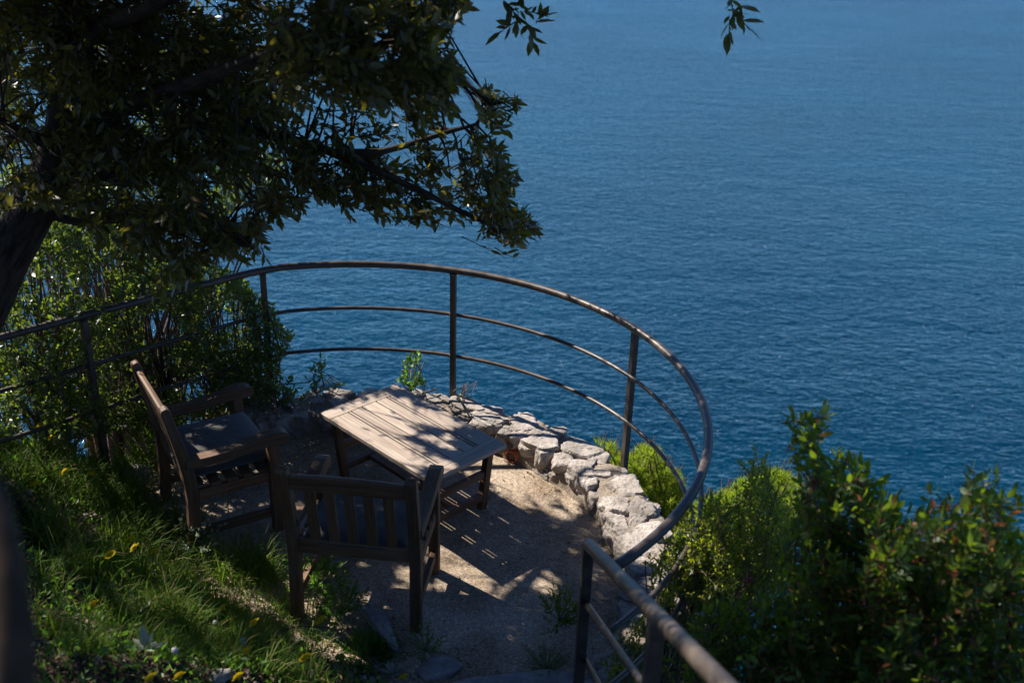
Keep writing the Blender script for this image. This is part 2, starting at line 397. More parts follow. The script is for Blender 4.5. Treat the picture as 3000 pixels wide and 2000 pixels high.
def terrain(x, y):
    x, y = np.asarray(x, float), np.asarray(y, float)
    e = edge_dist(x, y)
    r = np.hypot(x - CX, y - CY)
    bank = np.where(e > 0, 0.74 * np.minimum(e, 2.6), 0.0) * np.interp(y, [4.0, 5.3], [1.0, 0.5])
    stairs = np.clip(0.5 * (3.55 - y), 0, 2.6)
    h = np.where(e > 0, bank, np.where((y < 3.55), stairs, 0.0))
    # seaward of the wall and right of the stairs the hill falls away
    out_r = np.where(y > 3.2, np.maximum(r - 1.86, 0), 0)
    out_x = np.where(y <= 3.9, np.maximum(x - 0.62, 0), 0)
    out_l = np.where(e > 0, np.maximum((y - 5.55) - 0.0 * x, 0), 1e9)
    fall = np.where(e > 0, 2.2 * out_l, np.where(y > 3.9, 2.4 * out_r, np.maximum(1.15 * out_x, np.where(y > 3.2, np.minimum(2.4 * out_r, 1.15 * out_x + 3 * np.maximum(y - 3.2, 0) * out_r), 0))))
    h = h - np.minimum(fall, 70)
    n = fbm(np.stack([x * 1.7, y * 1.7, 0 * x], -1), 4) * 0.07 + fbm(np.stack([x * 7, y * 7, 0 * x + 3], -1), 3) * 0.03
    flat = np.clip(np.maximum(e / 0.3, np.maximum(out_r, out_x) / 0.2), 0, 1)
    return h + n * flat - 0.012
def march(px, py, lift=0.0):
    """first point of the sight line on the terrain"""
    d = np.linspace(1.2, 7, 600); P = D(np.full(600, px), np.full(600, py), d)
    below = P[:, 2] < terrain(P[:, 0], P[:, 1]) + lift
    i = int(np.argmax(below)) if below.any() else 599
    return P[i]

def grid(name, xs, ys, zf, mat):
    X, Y = np.meshgrid(xs, ys); Z = zf(X, Y); n, m = X.shape
    V = np.stack([X, Y, Z], -1).reshape(-1, 3)
    I = np.arange(n * m).reshape(n, m)
    F = np.stack([I[:-1, :-1], I[:-1, 1:], I[1:, 1:], I[1:, :-1]], -1).reshape(-1, 4)
    return np_mesh(name, V, F, mat, smooth=True)
fx = np.unique(np.concatenate([np.linspace(-60, -6, 28), np.linspace(-6, 5, 185), np.linspace(5, 40, 30)]))
fy = np.unique(np.concatenate([np.linspace(-25, -2, 20), np.linspace(-2, 9, 185), np.linspace(9, 45, 60)]))
tag(grid('hillside', fx, fy, terrain, M['soil']), kind='structure')
tag(np_mesh('sea', [(-9000, -2000, -60), (9000, -2000, -60), (9000, 16000, -60), (-9000, 16000, -60)], [(0, 1, 2, 3)], M['sea']), kind='structure')

# terrace floor: concrete slab inside the wall, running to the foot of the bank and to the stairs
pts = [(CX + 1.56 * math.cos(a), CY + 1.56 * math.sin(a)) for a in np.linspace(math.radians(-36), math.radians(120), 60)]
pts += [(-2.0, 6.05), (-2.45, 5.6), (-2.1, 4.9), (-1.6, 4.4), (-1.1, 3.98), (-0.6, 3.74), (-0.42, 3.5), (0.34, 3.5)]
bm = bmesh.new()
f = bm.faces.new([bm.verts.new((x, y, 0.0)) for x, y in pts])
r = bmesh.ops.extrude_face_region(bm, geom=[f]); bmesh.ops.translate(bm, verts=[v for v in r['geom'] if isinstance(v, bmesh.types.BMVert)], vec=(0, 0, -0.3))
bmesh.ops.recalc_face_normals(bm, faces=bm.faces)
me = bpy.data.meshes.new('terrace_floor'); bm.to_mesh(me); bm.free(); me.materials.append(M['concrete'])
o = bpy.data.objects.new('terrace_floor', me); COL.objects.link(o); tag(o, kind='structure')

# ------------------------------------------------------------------ stones
_ico = None
def ico():
    global _ico
    if _ico is None:
        bm = bmesh.new(); bmesh.ops.create_icosphere(bm, subdivisions=4, radius=1.0); bm.verts.ensure_lookup_table()
        _ico = (np.array([v.co[:] for v in bm.verts]), np.array([[v.index for v in f.verts] for f in bm.faces])); bm.free()
    return _ico
def rock(size, rot=0.0, flat_top=0.6, rough=0.10, nplanes=11, rng=RNG):
    """faceted broken stone: a sphere cut by random planes, then roughened"""
    V, F = ico(); V = V.copy()
    N = rng.normal(size=(nplanes, 3)) * np.array([1, 1, .55]); N /= np.linalg.norm(N, axis=1)[:, None]
    N = np.vstack([N, [0, 0, 1], [0, 0, -1]]); d = np.concatenate([rng.uniform(0.62, 0.95, nplanes), [flat_top, 0.7]])
    q = V @ N.T; rad = np.where(q > 1e-3, d / np.maximum(q, 1e-3), 9).min(1); rad = np.minimum(rad, 1.12)
    P = V * rad[:, None]
    P = P * (1 + rough * fbm(V * 2.6 + rng.uniform(0, 50), 5)[:, None])
    P = P * np.array(size) ; c, s = math.cos(rot), math.sin(rot)
    return np.stack([c * P[:, 0] - s * P[:, 1], s * P[:, 0] + c * P[:, 1], P[:, 2]], 1), F
def rocks_mesh(name, items, mat, parent=None):
    """items: (centre, size, rot, flat_top)"""
    Vs, Fs, A, b = [], [], [], 0
    for c, sz, rot, ft in items:
        V, F = rock(sz, rot, ft); Vs.append(V + np.array(c)); Fs.append(F + b); b += len(V); A.append(np.full(len(V), RNG.random()))
    return np_mesh(name, np.vstack(Vs), np.vstack(Fs), mat, parent, False, {'lv': np.concatenate(A)})

def polar(a, r, z): a = math.radians(a); return (CX + r * math.cos(a), CY + r * math.sin(a), z)

# parapet wall: mortar core with bedded limestone
wall = thing('stone_wall', 'low curved parapet of pale limestone set in mortar along the terrace edge', 'wall', (CX, CY, 0))
na, nr = 300, 26
prof = [(1.50, -0.3), (1.515, 0.02), (1.53, 0.08), (1.55, 0.12), (1.588, 0.146), (1.66, 0.155), (1.72, 0.155), (1.782, 0.147), (1.815, 0.115), (1.84, 0.05), (1.86, -0.2), (1.90, -0.8), (1.98, -1.6)]
pr = np.array(prof); tt = np.linspace(0, len(pr) - 1, nr); pr = np.stack([np.interp(tt, range(len(pr)), pr[:, k]) for k in (0, 1)], 1)
ang = np.radians(np.linspace(-52, 128, na)); V = []
for a in ang:
    low = max(0, math.radians(-22) - a) * 0.35
    for r_, z_ in pr: V.append((r_ * math.cos(a), r_ * math.sin(a), z_ - low))
V = np.array(V); nn = fbm(V * 9, 4); rad = np.hypot(V[:, 0], V[:, 1])
V[:, 2] += nn * 0.022; V[:, :2] *= (1 + nn * 0.013)[:, None]
I = np.arange(na * nr).reshape(na, nr); F = np.stack([I[:-1, :-1], I[1:, :-1], I[1:, 1:], I[:-1, 1:]], -1).reshape(-1, 4)
np_mesh('mortar_core', V, F[:, ::-1], M['mortar'], wall, True)
items = []
rs = np.random.default_rng(4)
a = -46.0
while a < 126:                                    # outer row
    wd = rs.uniform(2.8, 6.6); L = math.radians(wd) * 1.74
    p = polar(a + wd / 2, 1.755 + rs.uniform(-.02, .02), 0.124 + rs.uniform(-.010, .014) - max(0, math.radians(-22 - a)) * 0.35)
    items.append(((p[0] - CX, p[1] - CY, p[2]), (rs.uniform(.06, .095), L * 0.62, rs.uniform(.075, .105)), math.radians(a + wd / 2) + rs.uniform(-.35, .35), rs.uniform(.33, .48))); a += wd * rs.uniform(0.98, 1.25)
a = -48.0
while a < 126:                                    # inner row, faces showing
    wd = rs.uniform(2.8, 6.2); L = math.radians(wd) * 1.56
    p = polar(a + wd / 2, 1.575 + rs.uniform(-.02, .015), 0.115 + rs.uniform(-.02, .015) - max(0, math.radians(-22 - a)) * 0.35)
    items.append(((p[0] - CX, p[1] - CY, p[2]), (rs.uniform(.06, .09), L * 0.62, rs.uniform(.075, .105)), math.radians(a + wd / 2) + rs.uniform(-.3, .3), rs.uniform(.35, .5))); a += wd * rs.uniform(1.0, 1.2)
a = -48.0
while a < 126:                                    # small stones between and at the foot
    p = polar(a, 1.665 + rs.uniform(-.03, .03), 0.14 - max(0, math.radians(-22 - a)) * 0.35)
    items.append(((p[0] - CX, p[1] - CY, p[2]), (rs.uniform(.04, .065), rs.uniform(.05, .10), rs.uniform(.06, .07)), rs.uniform(0, 3), .45)); a += rs.uniform(3.5, 7)
for _ in range(26):
    a = rs.uniform(-50, 125); p = polar(a, 1.525 + rs.uniform(-.02, .02), rs.uniform(0.01, 0.06) - max(0, math.radians(-22 - a)) * 0.3)
    items.append(((p[0] - CX, p[1] - CY, p[2]), (rs.uniform(.03, .05), rs.uniform(.05, .09), rs.uniform(.03, .05)), math.radians(a), .8))
for a, r_, sr, st_, dz in ((24, 1.74, .11, .13, .012), (15.5, 1.72, .10, .115, .010), (18, 1.59, .085, .10, .006), (7.5, 1.75, .085, .09, .016), (5, 1.60, .10, .115, .012), (0.5, 1.755, .085, .085, .02), (-3, 1.60, .085, .10, .010), (-6.5, 1.74, .10, .10, .012), (-12, 1.60, .10, .085, .014), (-14, 1.76, .10, .13, .010), (-19, 1.66, .09, .09, .012), (33, 1.60, .085, .12, .012), (40, 1.74, .10, .15, .010), (47, 1.60, .095, .13, .014), (55, 1.73, .10, .16, .012), (63, 1.61, .085, .12, .012), (70, 1.74, .10, .15, .012)):
    p = polar(a, r_, .128 + dz - max(0, math.radians(-22 - a)) * .35)      # broad flat cap stones
    items.append(((p[0] - CX, p[1] - CY, p[2]), (sr, st_, .10), math.radians(a) + rs.uniform(-.25, .25), rs.uniform(.36, .42)))
for _ in range(26):                               # rubble towards the gate
    a = rs.uniform(-58, -20); p = polar(a, rs.uniform(1.5, 1.95), rs.uniform(-.14, .02))
    items.append(((p[0] - CX, p[1] - CY, p[2]), (rs.uniform(.05, .1), rs.uniform(.05, .11), rs.uniform(.04, .07)), rs.uniform(0, 3), .8))
rocks_mesh('bedded_stones', items, M['stone'], wall)

def lone_rock(px, py, size, label, z=None, mat='rock', ft=.7, rot=0.3):
    P = G(px, py, z) if z is not None else march(px, py)
    V, F = rock(size, rot, ft)
    o = np_mesh('rock', V, F, M[mat], None, True, {'lv': np.full(len(V), .5)})
    o.location = tuple(P); return tag(o, label, 'rock')
lone_rock(388, 1390, (.10, .075, .07), 'grey rock at the foot of the bank behind the cushioned armchair by the railing', 0.03)
lone_rock(1275, 1968, (.12, .07, .06), 'pitted grey stone at the terrace edge beside the small weeds', 0.0, ft=.55)
lone_rock(1110, 1825, (.055, .20, .07), 'long slanting grey rock between the bank and the empty floor', 0.06, ft=.6, rot=.55)
lone_rock(160, 1290, (.12, .09, .12), 'pale rock under the railing behind two yellow flowers', None, 'rock', .8)
lone_rock(818, 1262, (.085, .06, .055), 'square pale stone on the floor below the railing post with climbing stems', 0.02, 'stone', .5, .1)
lone_rock(640, 1985, (.06, .04, .035), 'small pale stone half buried in grass beside the seed head', None, 'pebble')
lone_rock(860, 1890, (.07, .05, .04), 'bluish stone in the bank below the tallest stemmed yellow flower', None, 'pebble')
st = MB(); st.box((-0.45, 3.66, -0.06), (0.40, 3.70, -0.06), 0.30, 0.16)
sp = np.array(G(np.array([1330, 1560]), np.array([2000, 2005]), 0.0)).mean(0)
V, F = rock((.36, .15, .09), 0.05, .5, .05); o = np_mesh('stone_step', V, F, M['rock'], None, True, {'lv': np.full(len(V), .4)})
o.location = (0.12, 3.74, -0.005); tag(o, 'flat dark stone step at the bottom edge of the terrace floor', 'step')

# drain pipe in the foot of the wall
dp = G(1497, 1335, 0.05); av = math.atan2(dp[1] - CY, dp[0] - CX)
pipe = thing('drain_pipe', 'short terracotta pipe end set in the foot of the wall beside the table', 'pipe', (CX + 1.505 * math.cos(av), CY + 1.505 * math.sin(av), 0.045), av)
b = MB(); n = 20; ro_, ri_ = .044, .037; Vp = []
for x, rr in ((-.022, ro_), (.14, ro_), (.14, ri_), (-.022, ri_)):
    Vp += [(x, rr * math.cos(2 * math.pi * k / n), rr * math.sin(2 * math.pi * k / n)) for k in range(n)]
Fp = [(q * n + k, q * n + (k + 1) % n, ((q + 1) % 4) * n + (k + 1) % n, ((q + 1) % 4) * n + k) for q in range(4) for k in range(n)]
b._add(Vp, Fp, Vp, True); b.build('pipe_body', M['terracotta'], pipe)
b = MB(); b._add([(.05, .039 * math.cos(2 * math.pi * k / n), .039 * math.sin(2 * math.pi * k / n)) for k in range(n)], [tuple(range(n))], [(0, 0, 0)] * n); b.build('inner_plug', M['terracotta'], pipe)

# ------------------------------------------------------------------ railing
RT, R2, R3 = 1.07, 0.759, 0.456
def arc_path(z, r=RR, a0=-45.5, a1=109.0, n=90, tail=True):
    P = [np.array(polar(a, r, z)) for a in np.linspace(a0, a1, n)]
    if tail:                                      # straight run to the left
        T_ = np.array([(-1.60, 6.312), (-1.68, 6.255), (-1.80, 6.148), (-1.97, 5.985), (-2.20, 5.765), (-2.459, 5.510), (-2.76, 5.215), (-3.3, 4.68), (-3.75, 4.24)])
        P += [np.array([x, y, z]) for x, y in T_]
    return P
rail = thing('curved_railing', 'dark brown tubular metal railing curving around the terrace above the sea', 'railing', (0, 0, 0))
b = MB(); b.tube(arc_path(RT), 0.0225, 16); b.build('top_rail', M['metal'], rail)
for z in (R2, R3):
    b = MB(); b.tube(arc_path(z), 0.0125, 12); b.build('mid_rail', M['metal'], rail)
def square_post(x, y, z0, z1, rot, parent, s=0.036, mat='metal', welds=False):
    b = MB(); c_, s_ = math.cos(rot), math.sin(rot)
    b.box((x, y, z0), (x, y, z1), s, s, up=(c_, s_, 0))
    if welds:
        tg = np.array([-math.sin(rot), math.cos(rot), 0])
        for zz, rr_ in ((R2, .0165), (R3, .0165)):
            for sg in (-1, 1):
                c0 = np.array([x, y, zz]) + tg * sg * .0165; b.tube([c0, c0 + tg * sg * .004, c0 + tg * sg * .008], [rr_, rr_, .0128], 10)
        b.tube([(x, y, z1 - .016), (x, y, z1 - .004)], [.021, .027], 10)
    b.build('post', M[mat], parent, 0.003)
for (x, y, z0) in ((-0.395, 6.400, 0.06), (0.7154, 5.589, -0.1), (-1.6146, 6.301, 0.0), (-2.4589, 5.497, -0.1)):
    square_post(x, y, z0, RT - 0.015, math.atan2(y - CY, x - CX), rail, welds=True)

def at_y(px, py, y):
    r_ = ray(px, py); return CAM + r_ * (y / r_[1])
GP = np.array([0.303, 3.20])
hr = thing('stair_handrail', 'grey brown stair handrail with three tubes and square posts nearest the lower right', 'handrail', (GP[0], GP[1], 0))
def hl(p): return np.array(p) - np.array([GP[0], GP[1], 0])
top0 = at_y(1722, 1592, GP[1]); dirn = np.array([0.118, -1.31, 0.664]); dirn /= np.linalg.norm(dirn)
b = MB(); b.tube([hl(top0 + dirn * s_) for s_ in (0.0, 0.02, 0.5, 1.0, 1.6, 2.2, 3.0)], [.019, .023, .023, .023, .023, .023, .023], 16); b.build('handrail_tube', M['metal'], hr)
for (px, py) in ((1716, 1765), (1716, 1935)):
    p0 = at_y(px, py, GP[1]); b = MB(); b.tube([hl(p0 + dirn * s_) for s_ in (0.0, 0.8, 1.6, 3.0)], .0125, 12); b.build('mid_rail', M['metal'], hr)
square_post(0, 0, -0.1, top0[2] - 0.012, 0.1, hr, 0.040)
q = top0 + dirn * 1.17; q = hl(q); square_post(q[0], q[1], 0.3, q[2] - 0.012, 0.1, hr, 0.040)

nb_ = thing('near_handrail', 'out of focus dark handrail tube close to the camera over the grassy bank', 'handrail', (-0.42, 0.8, 1.8))
pp = [D(-190, 1180, 0.95), D(-95, 1340, 0.93), D(-32, 1500, .91), D(8, 1660, .89), D(32, 1830, .87), D(44, 2030, .86), D(44, 2400, .86), D(34, 2900, .86)]
b = MB(); b.tube([np.array(p) - np.array([-0.42, 0.8, 1.8]) for p in pp], .0185, 16); b.build('bent_tube', M['rust'], nb_)

# ------------------------------------------------------------------ furniture
tcx, tcy, ta, TL, TW, TH = -0.5794, 5.4209, -0.7816, 1.020, 0.582, 0.449
tbl = thing('coffee_table', 'low weathered wooden slatted coffee table in dappled sun on the terrace', 'table', (tcx, tcy, 0), ta)
b = MB(); th = 0.028; zt = TH - th / 2; eb = 0.105
for sx in (-1, 1): b.box((sx * (TL / 2 - eb / 2), -TW / 2, zt), (sx * (TL / 2 - eb / 2), TW / 2, zt), eb, th)
xi = TL / 2 - eb - 0.0005; gp = 0.008
cuts = [-0.5, -0.272, -0.232, -0.092, 0.092, 0.232, 0.272, 0.5]
for c0_, c1_ in zip(cuts[:-1], cuts[1:]):
    y0 = c0_ * TW + (gp / 2 if c0_ > -.5 else 0); y1 = c1_ * TW - (gp / 2 if c1_ < .5 else 0)
    b.box((-xi, (y0 + y1) / 2, zt - .001), (xi, (y0 + y1) / 2, zt - .001), y1 - y0, th - .001)
b.build('tabletop', M['table_wood'], tbl, 0.003)
b = MB()
for sy in (-1, 1): b.box((-.40, sy * .225, TH - th - .022), (.40, sy * .225, TH - th - .022), .022, .044)
for sx in (-1, 1): b.box((sx * .39, -.214, TH - th - .022), (sx * .39, .214, TH - th - .022), .022, .042)
b.build('apron', M['wood'], tbl, 0.002)
for sx in (-1, 1):
    for sy in (-1, 1):
        b = MB(); b.box((sx * .415, sy * .245, TH - th), (sx * .40, sy * .205, 0), .045, .045, up=(1, 0, 0)); b.build('leg', M['wood'], tbl, 0.003)
    for z, y in ((0.235, .205), (0.085, .19)):
        b = MB(); b.box((sx * (.406 - .0), -y, z), (sx * .406, y, z), .034, .044); b.build('stretcher', M['wood'], tbl, 0.003)
b = MB(); b.box((-.389, 0, .088), (.389, 0, .088), .055, .026); b.build('long_stretcher', M['wood'], tbl, 0.003)

CW, CD, AH, BH = 0.675, 0.533, 0.641, 0.925
def make_chair(name, label):
    t_ = thing(name, label, 'armchair')
    h = CW / 2 - .032; wd = M['wood']
    yb, yf = -CD / 2 + .03, CD / 2 - .03
    for sx in (-1, 1):
        b = MB(); zz = [0, .12, .25, .36, .44, .52, .62, .72, .82, .90, .915, .925]
        yy = [yb, yb + .004, yb + .012, yb + .018, yb + .016, yb + .006, yb - .012, yb - .032, yb - .054, yb - .072, yb - .076, yb - .079]
        tk = [.056, .058, .062, .066, .066, .062, .058, .055, .052, .050, .042, .026]
        b.sweep([(sx * h, y, z) for y, z in zip(yy, zz)], .056, tk, (1, 0, 0)); b.build('rear_leg', wd, t_, 0.005)
        b = MB(); b.box((sx * h, yf, 0), (sx * h, yf, AH - .055), .056, .056, up=(0, 1, 0)); b.build('front_leg', wd, t_, 0.004)
        b = MB(); ya = -CD / 2 + .025; ye = CD / 2 + .067
        up_ = [(ya, .600), (-.12, .596), (0.0, .600), (.10, .612), (.19, .632), (.25, .641), (.29, .638), (.32, .624), (ye, .600)]
        lo_ = [(ye - .004, .580), (.315, .566), (.27, .562), (.2, .566), (.1, .556), (0, .546), (-.12, .544), (ya, .548)]
        x0, x1 = sx * h - .036, sx * h + .036
        b.prism([p for p in up_ + lo_][::-1], x0, x1); b.build('armrest', wd, t_, 0.006, 3)
        b = MB(); b.box((sx * h, yb + .03, .365), (sx * h, yf - .028, .365), .030, .062); b.build('seat_rail', wd, t_, 0.003)
        b = MB(); b.box((sx * h, yb + .03, .128), (sx * h, yf - .028, .128), .030, .052); b.build('stretcher', wd, t_, 0.003)
    b = MB(); b.box((-h + .028, yf, .365), (h - .028, yf, .365), .030, .062); b.build('seat_rail', wd, t_, 0.003)
    b = MB(); nb2 = 7; w0 = (yf - yb + .035) / nb2
    for k in range(nb2 - 1):
        y = yb + .062 + k * (yf - yb - .03) / (nb2 - 2); xx = h + .010 if 0 < k < nb2 - 2 else h - .03
        b.box((-xx, y, .408), (xx, y, .408), .056, .020)
    b.build('seat_slats', wd, t_, 0.002)
    bk = MB(); zt0, zt1 = .80, .895
    def yl(z): return np.interp(z, [.44, .52, .62, .72, .82, .90], [yb + .016, yb + .006, yb - .012, yb - .032, yb - .054, yb - .072])
    n_ = 9; arcx = np.linspace(-h + .026, h - .026, n_); Vb, Fb, gb = [], [], []
    for i, x in enumerate(arcx):
        top = zt1 - .012 * (x / h) ** 2
        for z, dy in ((zt0, -.016), (zt0, .016), (top, .016), (top + .004, -.002), (top, -.016)):
            Vb.append((x, yl(z) + dy, z)); gb.append((x, z, dy))
    for i in range(n_ - 1):
        for k in range(5): Fb.append((5 * i + k, 5 * i + (k + 1) % 5, 5 * i + 5 + (k + 1) % 5, 5 * i + 5 + k))
    Fb += [tuple(range(4, -1, -1)), tuple(5 * (n_ - 1) + k for k in range(5))]
    bk._add(Vb, Fb, gb); bk.build('back_top_rail', wd, t_, 0.006, 3)
    b = MB(); b.box((-h + .026, yl(.44), .44), (h - .026, yl(.44), .44), .034, .080); b.build('back_bottom_rail', wd, t_, 0.004)
    for k in range(5):
        x = (k - 2) * (2 * h - .056) / 6 * 1.03
        b = MB(); b.sweep([(x, yl(z), z) for z in (.475, .56, .65, .73, .805)], .052, .018, (1, 0, 0)); b.build('back_slat', wd, t_, 0.003)
    return t_
def cushion(label, loc, rz):
    bm = bmesh.new(); bmesh.ops.create_grid(bm, x_segments=40, y_segments=40, size=1.0)
    V0 = np.array([v.co[:] for v in bm.verts]); F0 = np.array([[v.index for v in f.verts] for f in bm.faces]); bm.free()
    hx, hy, hz = .268, .255, .046; Vs = []
    ed = np.maximum(np.abs(V0[:, 0]), np.abs(V0[:, 1])); prof_ = (1 - ed ** 5) ** .45
    n0 = fbm(V0 * 2.1 + 5, 3); 
    rc = 1 - 0.05 * (np.abs(V0[:, 0] * V0[:, 1])) ** 3
    for sg in (1, -1):
        z = sg * hz * (prof_ * (1 + .10 * n0 * (sg > 0))); Vs.append(np.stack([V0[:, 0] * hx * rc, V0[:, 1] * hy * rc, z], 1))
    t_ = thing('seat_cushion', label, 'cushion', loc, rz)
    V = np.vstack(Vs); F = np.vstack([F0, F0[:, ::-1] + len(V0)])
    o = np_mesh('cushion_body', V, F, M['fabric'], t_, True)
    wd_ = o.modifiers.new('weld', 'WELD'); wd_.merge_threshold = 0.0005
    # piping round the seam
    b = MB(); th_ = np.linspace(0, 2 * math.pi, 120)[:-1]; P = []
    for a in th_:
        c_, s_ = math.cos(a), math.sin(a); k = 1 / max(abs(c_), abs(s_)); u, v = c_ * k, s_ * k; q = 1 - .05 * abs(u * v) ** 3
        P.append((u * hx * q * 1.002, v * hy * q * 1.002, 0))
    P.append(P[0]); b.tube(P, .0045, 8, False); b.build('piping', M['fabric'], t_)
    return t_
c2 = make_chair('garden_armchair', 'wooden slat back armchair seen from behind at the near side of the table')
c2.location = (-0.7125, 4.4542, 0); c2.rotation_euler.z = -0.1127
c1 = copy_tree(c2); c1.location = (-1.6659, 5.1389, 0); c1.rotation_euler.z = -1.0145
c1['label'] = 'wooden armchair facing the table, seen from its side next to the grassy bank'
for c_ in (c1, c2): c_['group'] = 'wooden garden armchairs around the table'
def on_chair(c_, y=.018, z=.466):
    a = c_.rotation_euler.z; return (c_.location.x - math.sin(a) * y, c_.location.y + math.cos(a) * y, z)
cu2 = cushion('dark grey seat cushion behind the vertical back slats of the nearer chair', on_chair(c2), c2.rotation_euler.z)
cu1 = cushion('grey seat cushion with small sun flecks between two wooden arms', on_chair(c1), c1.rotation_euler.z)
for c_ in (cu1, cu2): c_['group'] = 'grey seat cushions'

# ------------------------------------------------------------------ foliage machinery
def unit(v): return v / np.maximum(np.linalg.norm(v, axis=-1, keepdims=True), 1e-9)
def leaves_mesh(name, P, d, nrm, L, W, mat, parent=None, detail=True, curl=0.12, lv=None):
    """P base, d direction, nrm normal, L length, W width"""
    n = len(P); d = unit(d); s = unit(np.cross(d, nrm)); u = np.cross(s, d)
    L = np.broadcast_to(L, n)[:, None]; W = np.broadcast_to(W, n)[:, None]
    if lv is None: lv = RNG.random(n)
    if detail:
        rows = [(0, 0, 0), (.30, -.44, .10), (.30, 0, -.02), (.30, .44, .10), (.64, -.42, .06), (.64, 0, -.06), (.64, .42, .06), (1, 0, -.22)]
        V = np.stack([P + d * L * a + s * W * b + u * (L * curl * 2 * (c if b == 0 else c * .8)) for a, b, c in rows], 1)
        T = np.array([(0, 2, 1), (0, 3, 2), (1, 2, 5), (1, 5, 4), (2, 3, 6), (2, 6, 5), (4, 5, 7), (5, 6, 7)])
    else:
        V = np.stack([P, P + d * L * .48 + s * W * .5 + u * L * curl * .6, P + d * L - u * L * curl * .4, P + d * L * .48 - s * W * .5 + u * L * curl * .6], 1)
        T = np.array([(0, 1, 2), (0, 2, 3)])
    k = V.shape[1]; F = (np.arange(n)[:, None, None] * k + T[None]).reshape(-1, 3)
    return np_mesh(name, V.reshape(-1, 3), F, mat, parent, detail, {'lv': np.repeat(lv, k)})
def sticks_mesh(name, A, B, r0, r1, mat, parent=None, n=4):
    A, B = np.asarray(A), np.asarray(B); m = len(A); d = unit(B - A); ref = np.where(np.abs(d[:, 2:3]) < .9, [[0, 0, 1.]], [[1., 0, 0]])
    u = unit(np.cross(d, ref)); v = np.cross(d, u); r0 = np.broadcast_to(r0, m)[:, None]; r1 = np.broadcast_to(r1, m)[:, None]; ring = []
    for P, r_ in ((A, r0), (B, r1)):
        for k in range(n):
            a = 2 * math.pi * k / n; ring.append(P + (u * math.cos(a) + v * math.sin(a)) * r_)
    V = np.stack(ring, 1); T = np.array([(k, (k + 1) % n, n + (k + 1) % n, n + k) for k in range(n)])
    F = (np.arange(m)[:, None, None] * 2 * n + T[None]).reshape(-1, 4)
    return np_mesh(name, V.reshape(-1, 3), F, mat, parent, True)
def grow(P, d, length, nleaf, LL, rng, angle=(0.6, 1.2), droop=0.15, up=0.5):
    """twigs at P along d -> leaf arrays (base, dir, normal, length, twig index) and twig ends"""
    n = len(P); d = unit(d); length = np.broadcast_to(length, n)
    ref = unit(rng.normal(size=(n, 3))); s = unit(np.cross(d, ref)); v = np.cross(d, s)
    E = P + d * length[:, None] + np.array([0, 0, -1.]) * (droop * length)[:, None]
    tt = (np.arange(nleaf)[None] + .6 + rng.uniform(-.3, .3, (n, nleaf))) / nleaf; tt = np.clip(tt, .06, 1)
    az = np.arange(nleaf)[None] * 2.4 + rng.uniform(0, 6.28, (n, 1)) + rng.uniform(-.5, .5, (n, nleaf))
    al = rng.uniform(*angle, (n, nleaf)); al[:, -1] *= .25; al[:, -2] *= .6
    base = P[:, None] + (E - P)[:, None] * tt[..., None]
    rad = s[:, None] * np.cos(az)[..., None] + v[:, None] * np.sin(az)[..., None]
    dd = d[:, None] * np.cos(al)[..., None] + rad * np.sin(al)[..., None] + np.array([0, 0, -droop])
    nr_ = unit(rng.normal(size=(n, nleaf, 3)) + np.array([0, 0, up * 2]))
    ll = LL * rng.uniform(.5, 1.3, (n, nleaf))
    idx = np.repeat(np.arange(n)[:, None], nleaf, 1)
    return base.reshape(-1, 3), dd.reshape(-1, 3), nr_.reshape(-1, 3), ll.ravel(), idx.ravel(), E
def trim(P, E, base, idx, ok):
    """ends each twig at its last leaf"""
    d = E - P; L = np.maximum((d * d).sum(1), 1e-9); tl_ = ((base - P[idx]) * d[idx]).sum(1) / L[idx]
    far = np.zeros(len(P)); np.maximum.at(far, idx[ok], np.clip(tl_[ok], 0, 1)); return P + d * far[:, None]
def sample_mask(poly, n, rng, holes=(), clump=0.0, cs=95.0):
    poly = np.asarray(poly, float) * K; lo, hi = poly.min(0), poly.max(0); out = []
    cnt = 0
    while cnt < n:
        q = rng.uniform(lo, hi, (n * 2, 2)); ok = inside(poly, q[:, 0], q[:, 1])
        if clump: ok &= vnoise(np.stack([q[:, 0] / cs, q[:, 1] / cs, 0 * q[:, 0] + 3.7], -1)) + .6 * rng.random(len(q)) - .3 > clump
        for (hx, hy, ha, hb) in holes: ok &= ((q[:, 0] - hx * K) / (ha * K)) ** 2 + ((q[:, 1] - hy * K) / (hb * K)) ** 2 > 1
        out.append(q[ok]); cnt += ok.sum()
    return np.vstack(out)[:n]

# places on the terrace that the sun reaches: leaves standing between them and the sun are left out
LIT = []
def lit(P, r, keep=0.0): LIT.append((np.array(P, float), r, keep))
def litpx(x, y, rpx, z, keep=0.0):
    P = G(x * K, y * K, z); dpt = float(np.dot(P - CAM, FWD)); lit(P, rpx * K * dpt / F_PX, keep)
ca, sa = math.cos(ta), math.sin(ta)
def tl(x, y): return (tcx + ca * x - sa * y, tcy + sa * x + ca * y, TH)
for x in np.arange(-.44, .0, .09):
    for y in np.arange(-.25, .12, .09): lit(tl(x, y), .07, .22)
for x, y, r_ in ((.12, -.2, .05), (.2, -.12, .04), (.28, -.2, .04), (.16, .0, .035), (.3, .02, .03), (.22, .1, .03), (.1, .18, .05), (.0, .2, .06), (-.1, .2, .04), (.36, -.1, .025), (-.45, -.26, .05), (-.47, .26, .03), (-.3, .17, .04), (.15, .24, .025), (.0, -.05, .05), (.06, -.22, .05)): lit(tl(x, y), r_)
for a in np.arange(2, 84, 5.5):
    for r_ in (1.56, 1.70, 1.82): lit(polar(a, r_, .18), .105, .03)
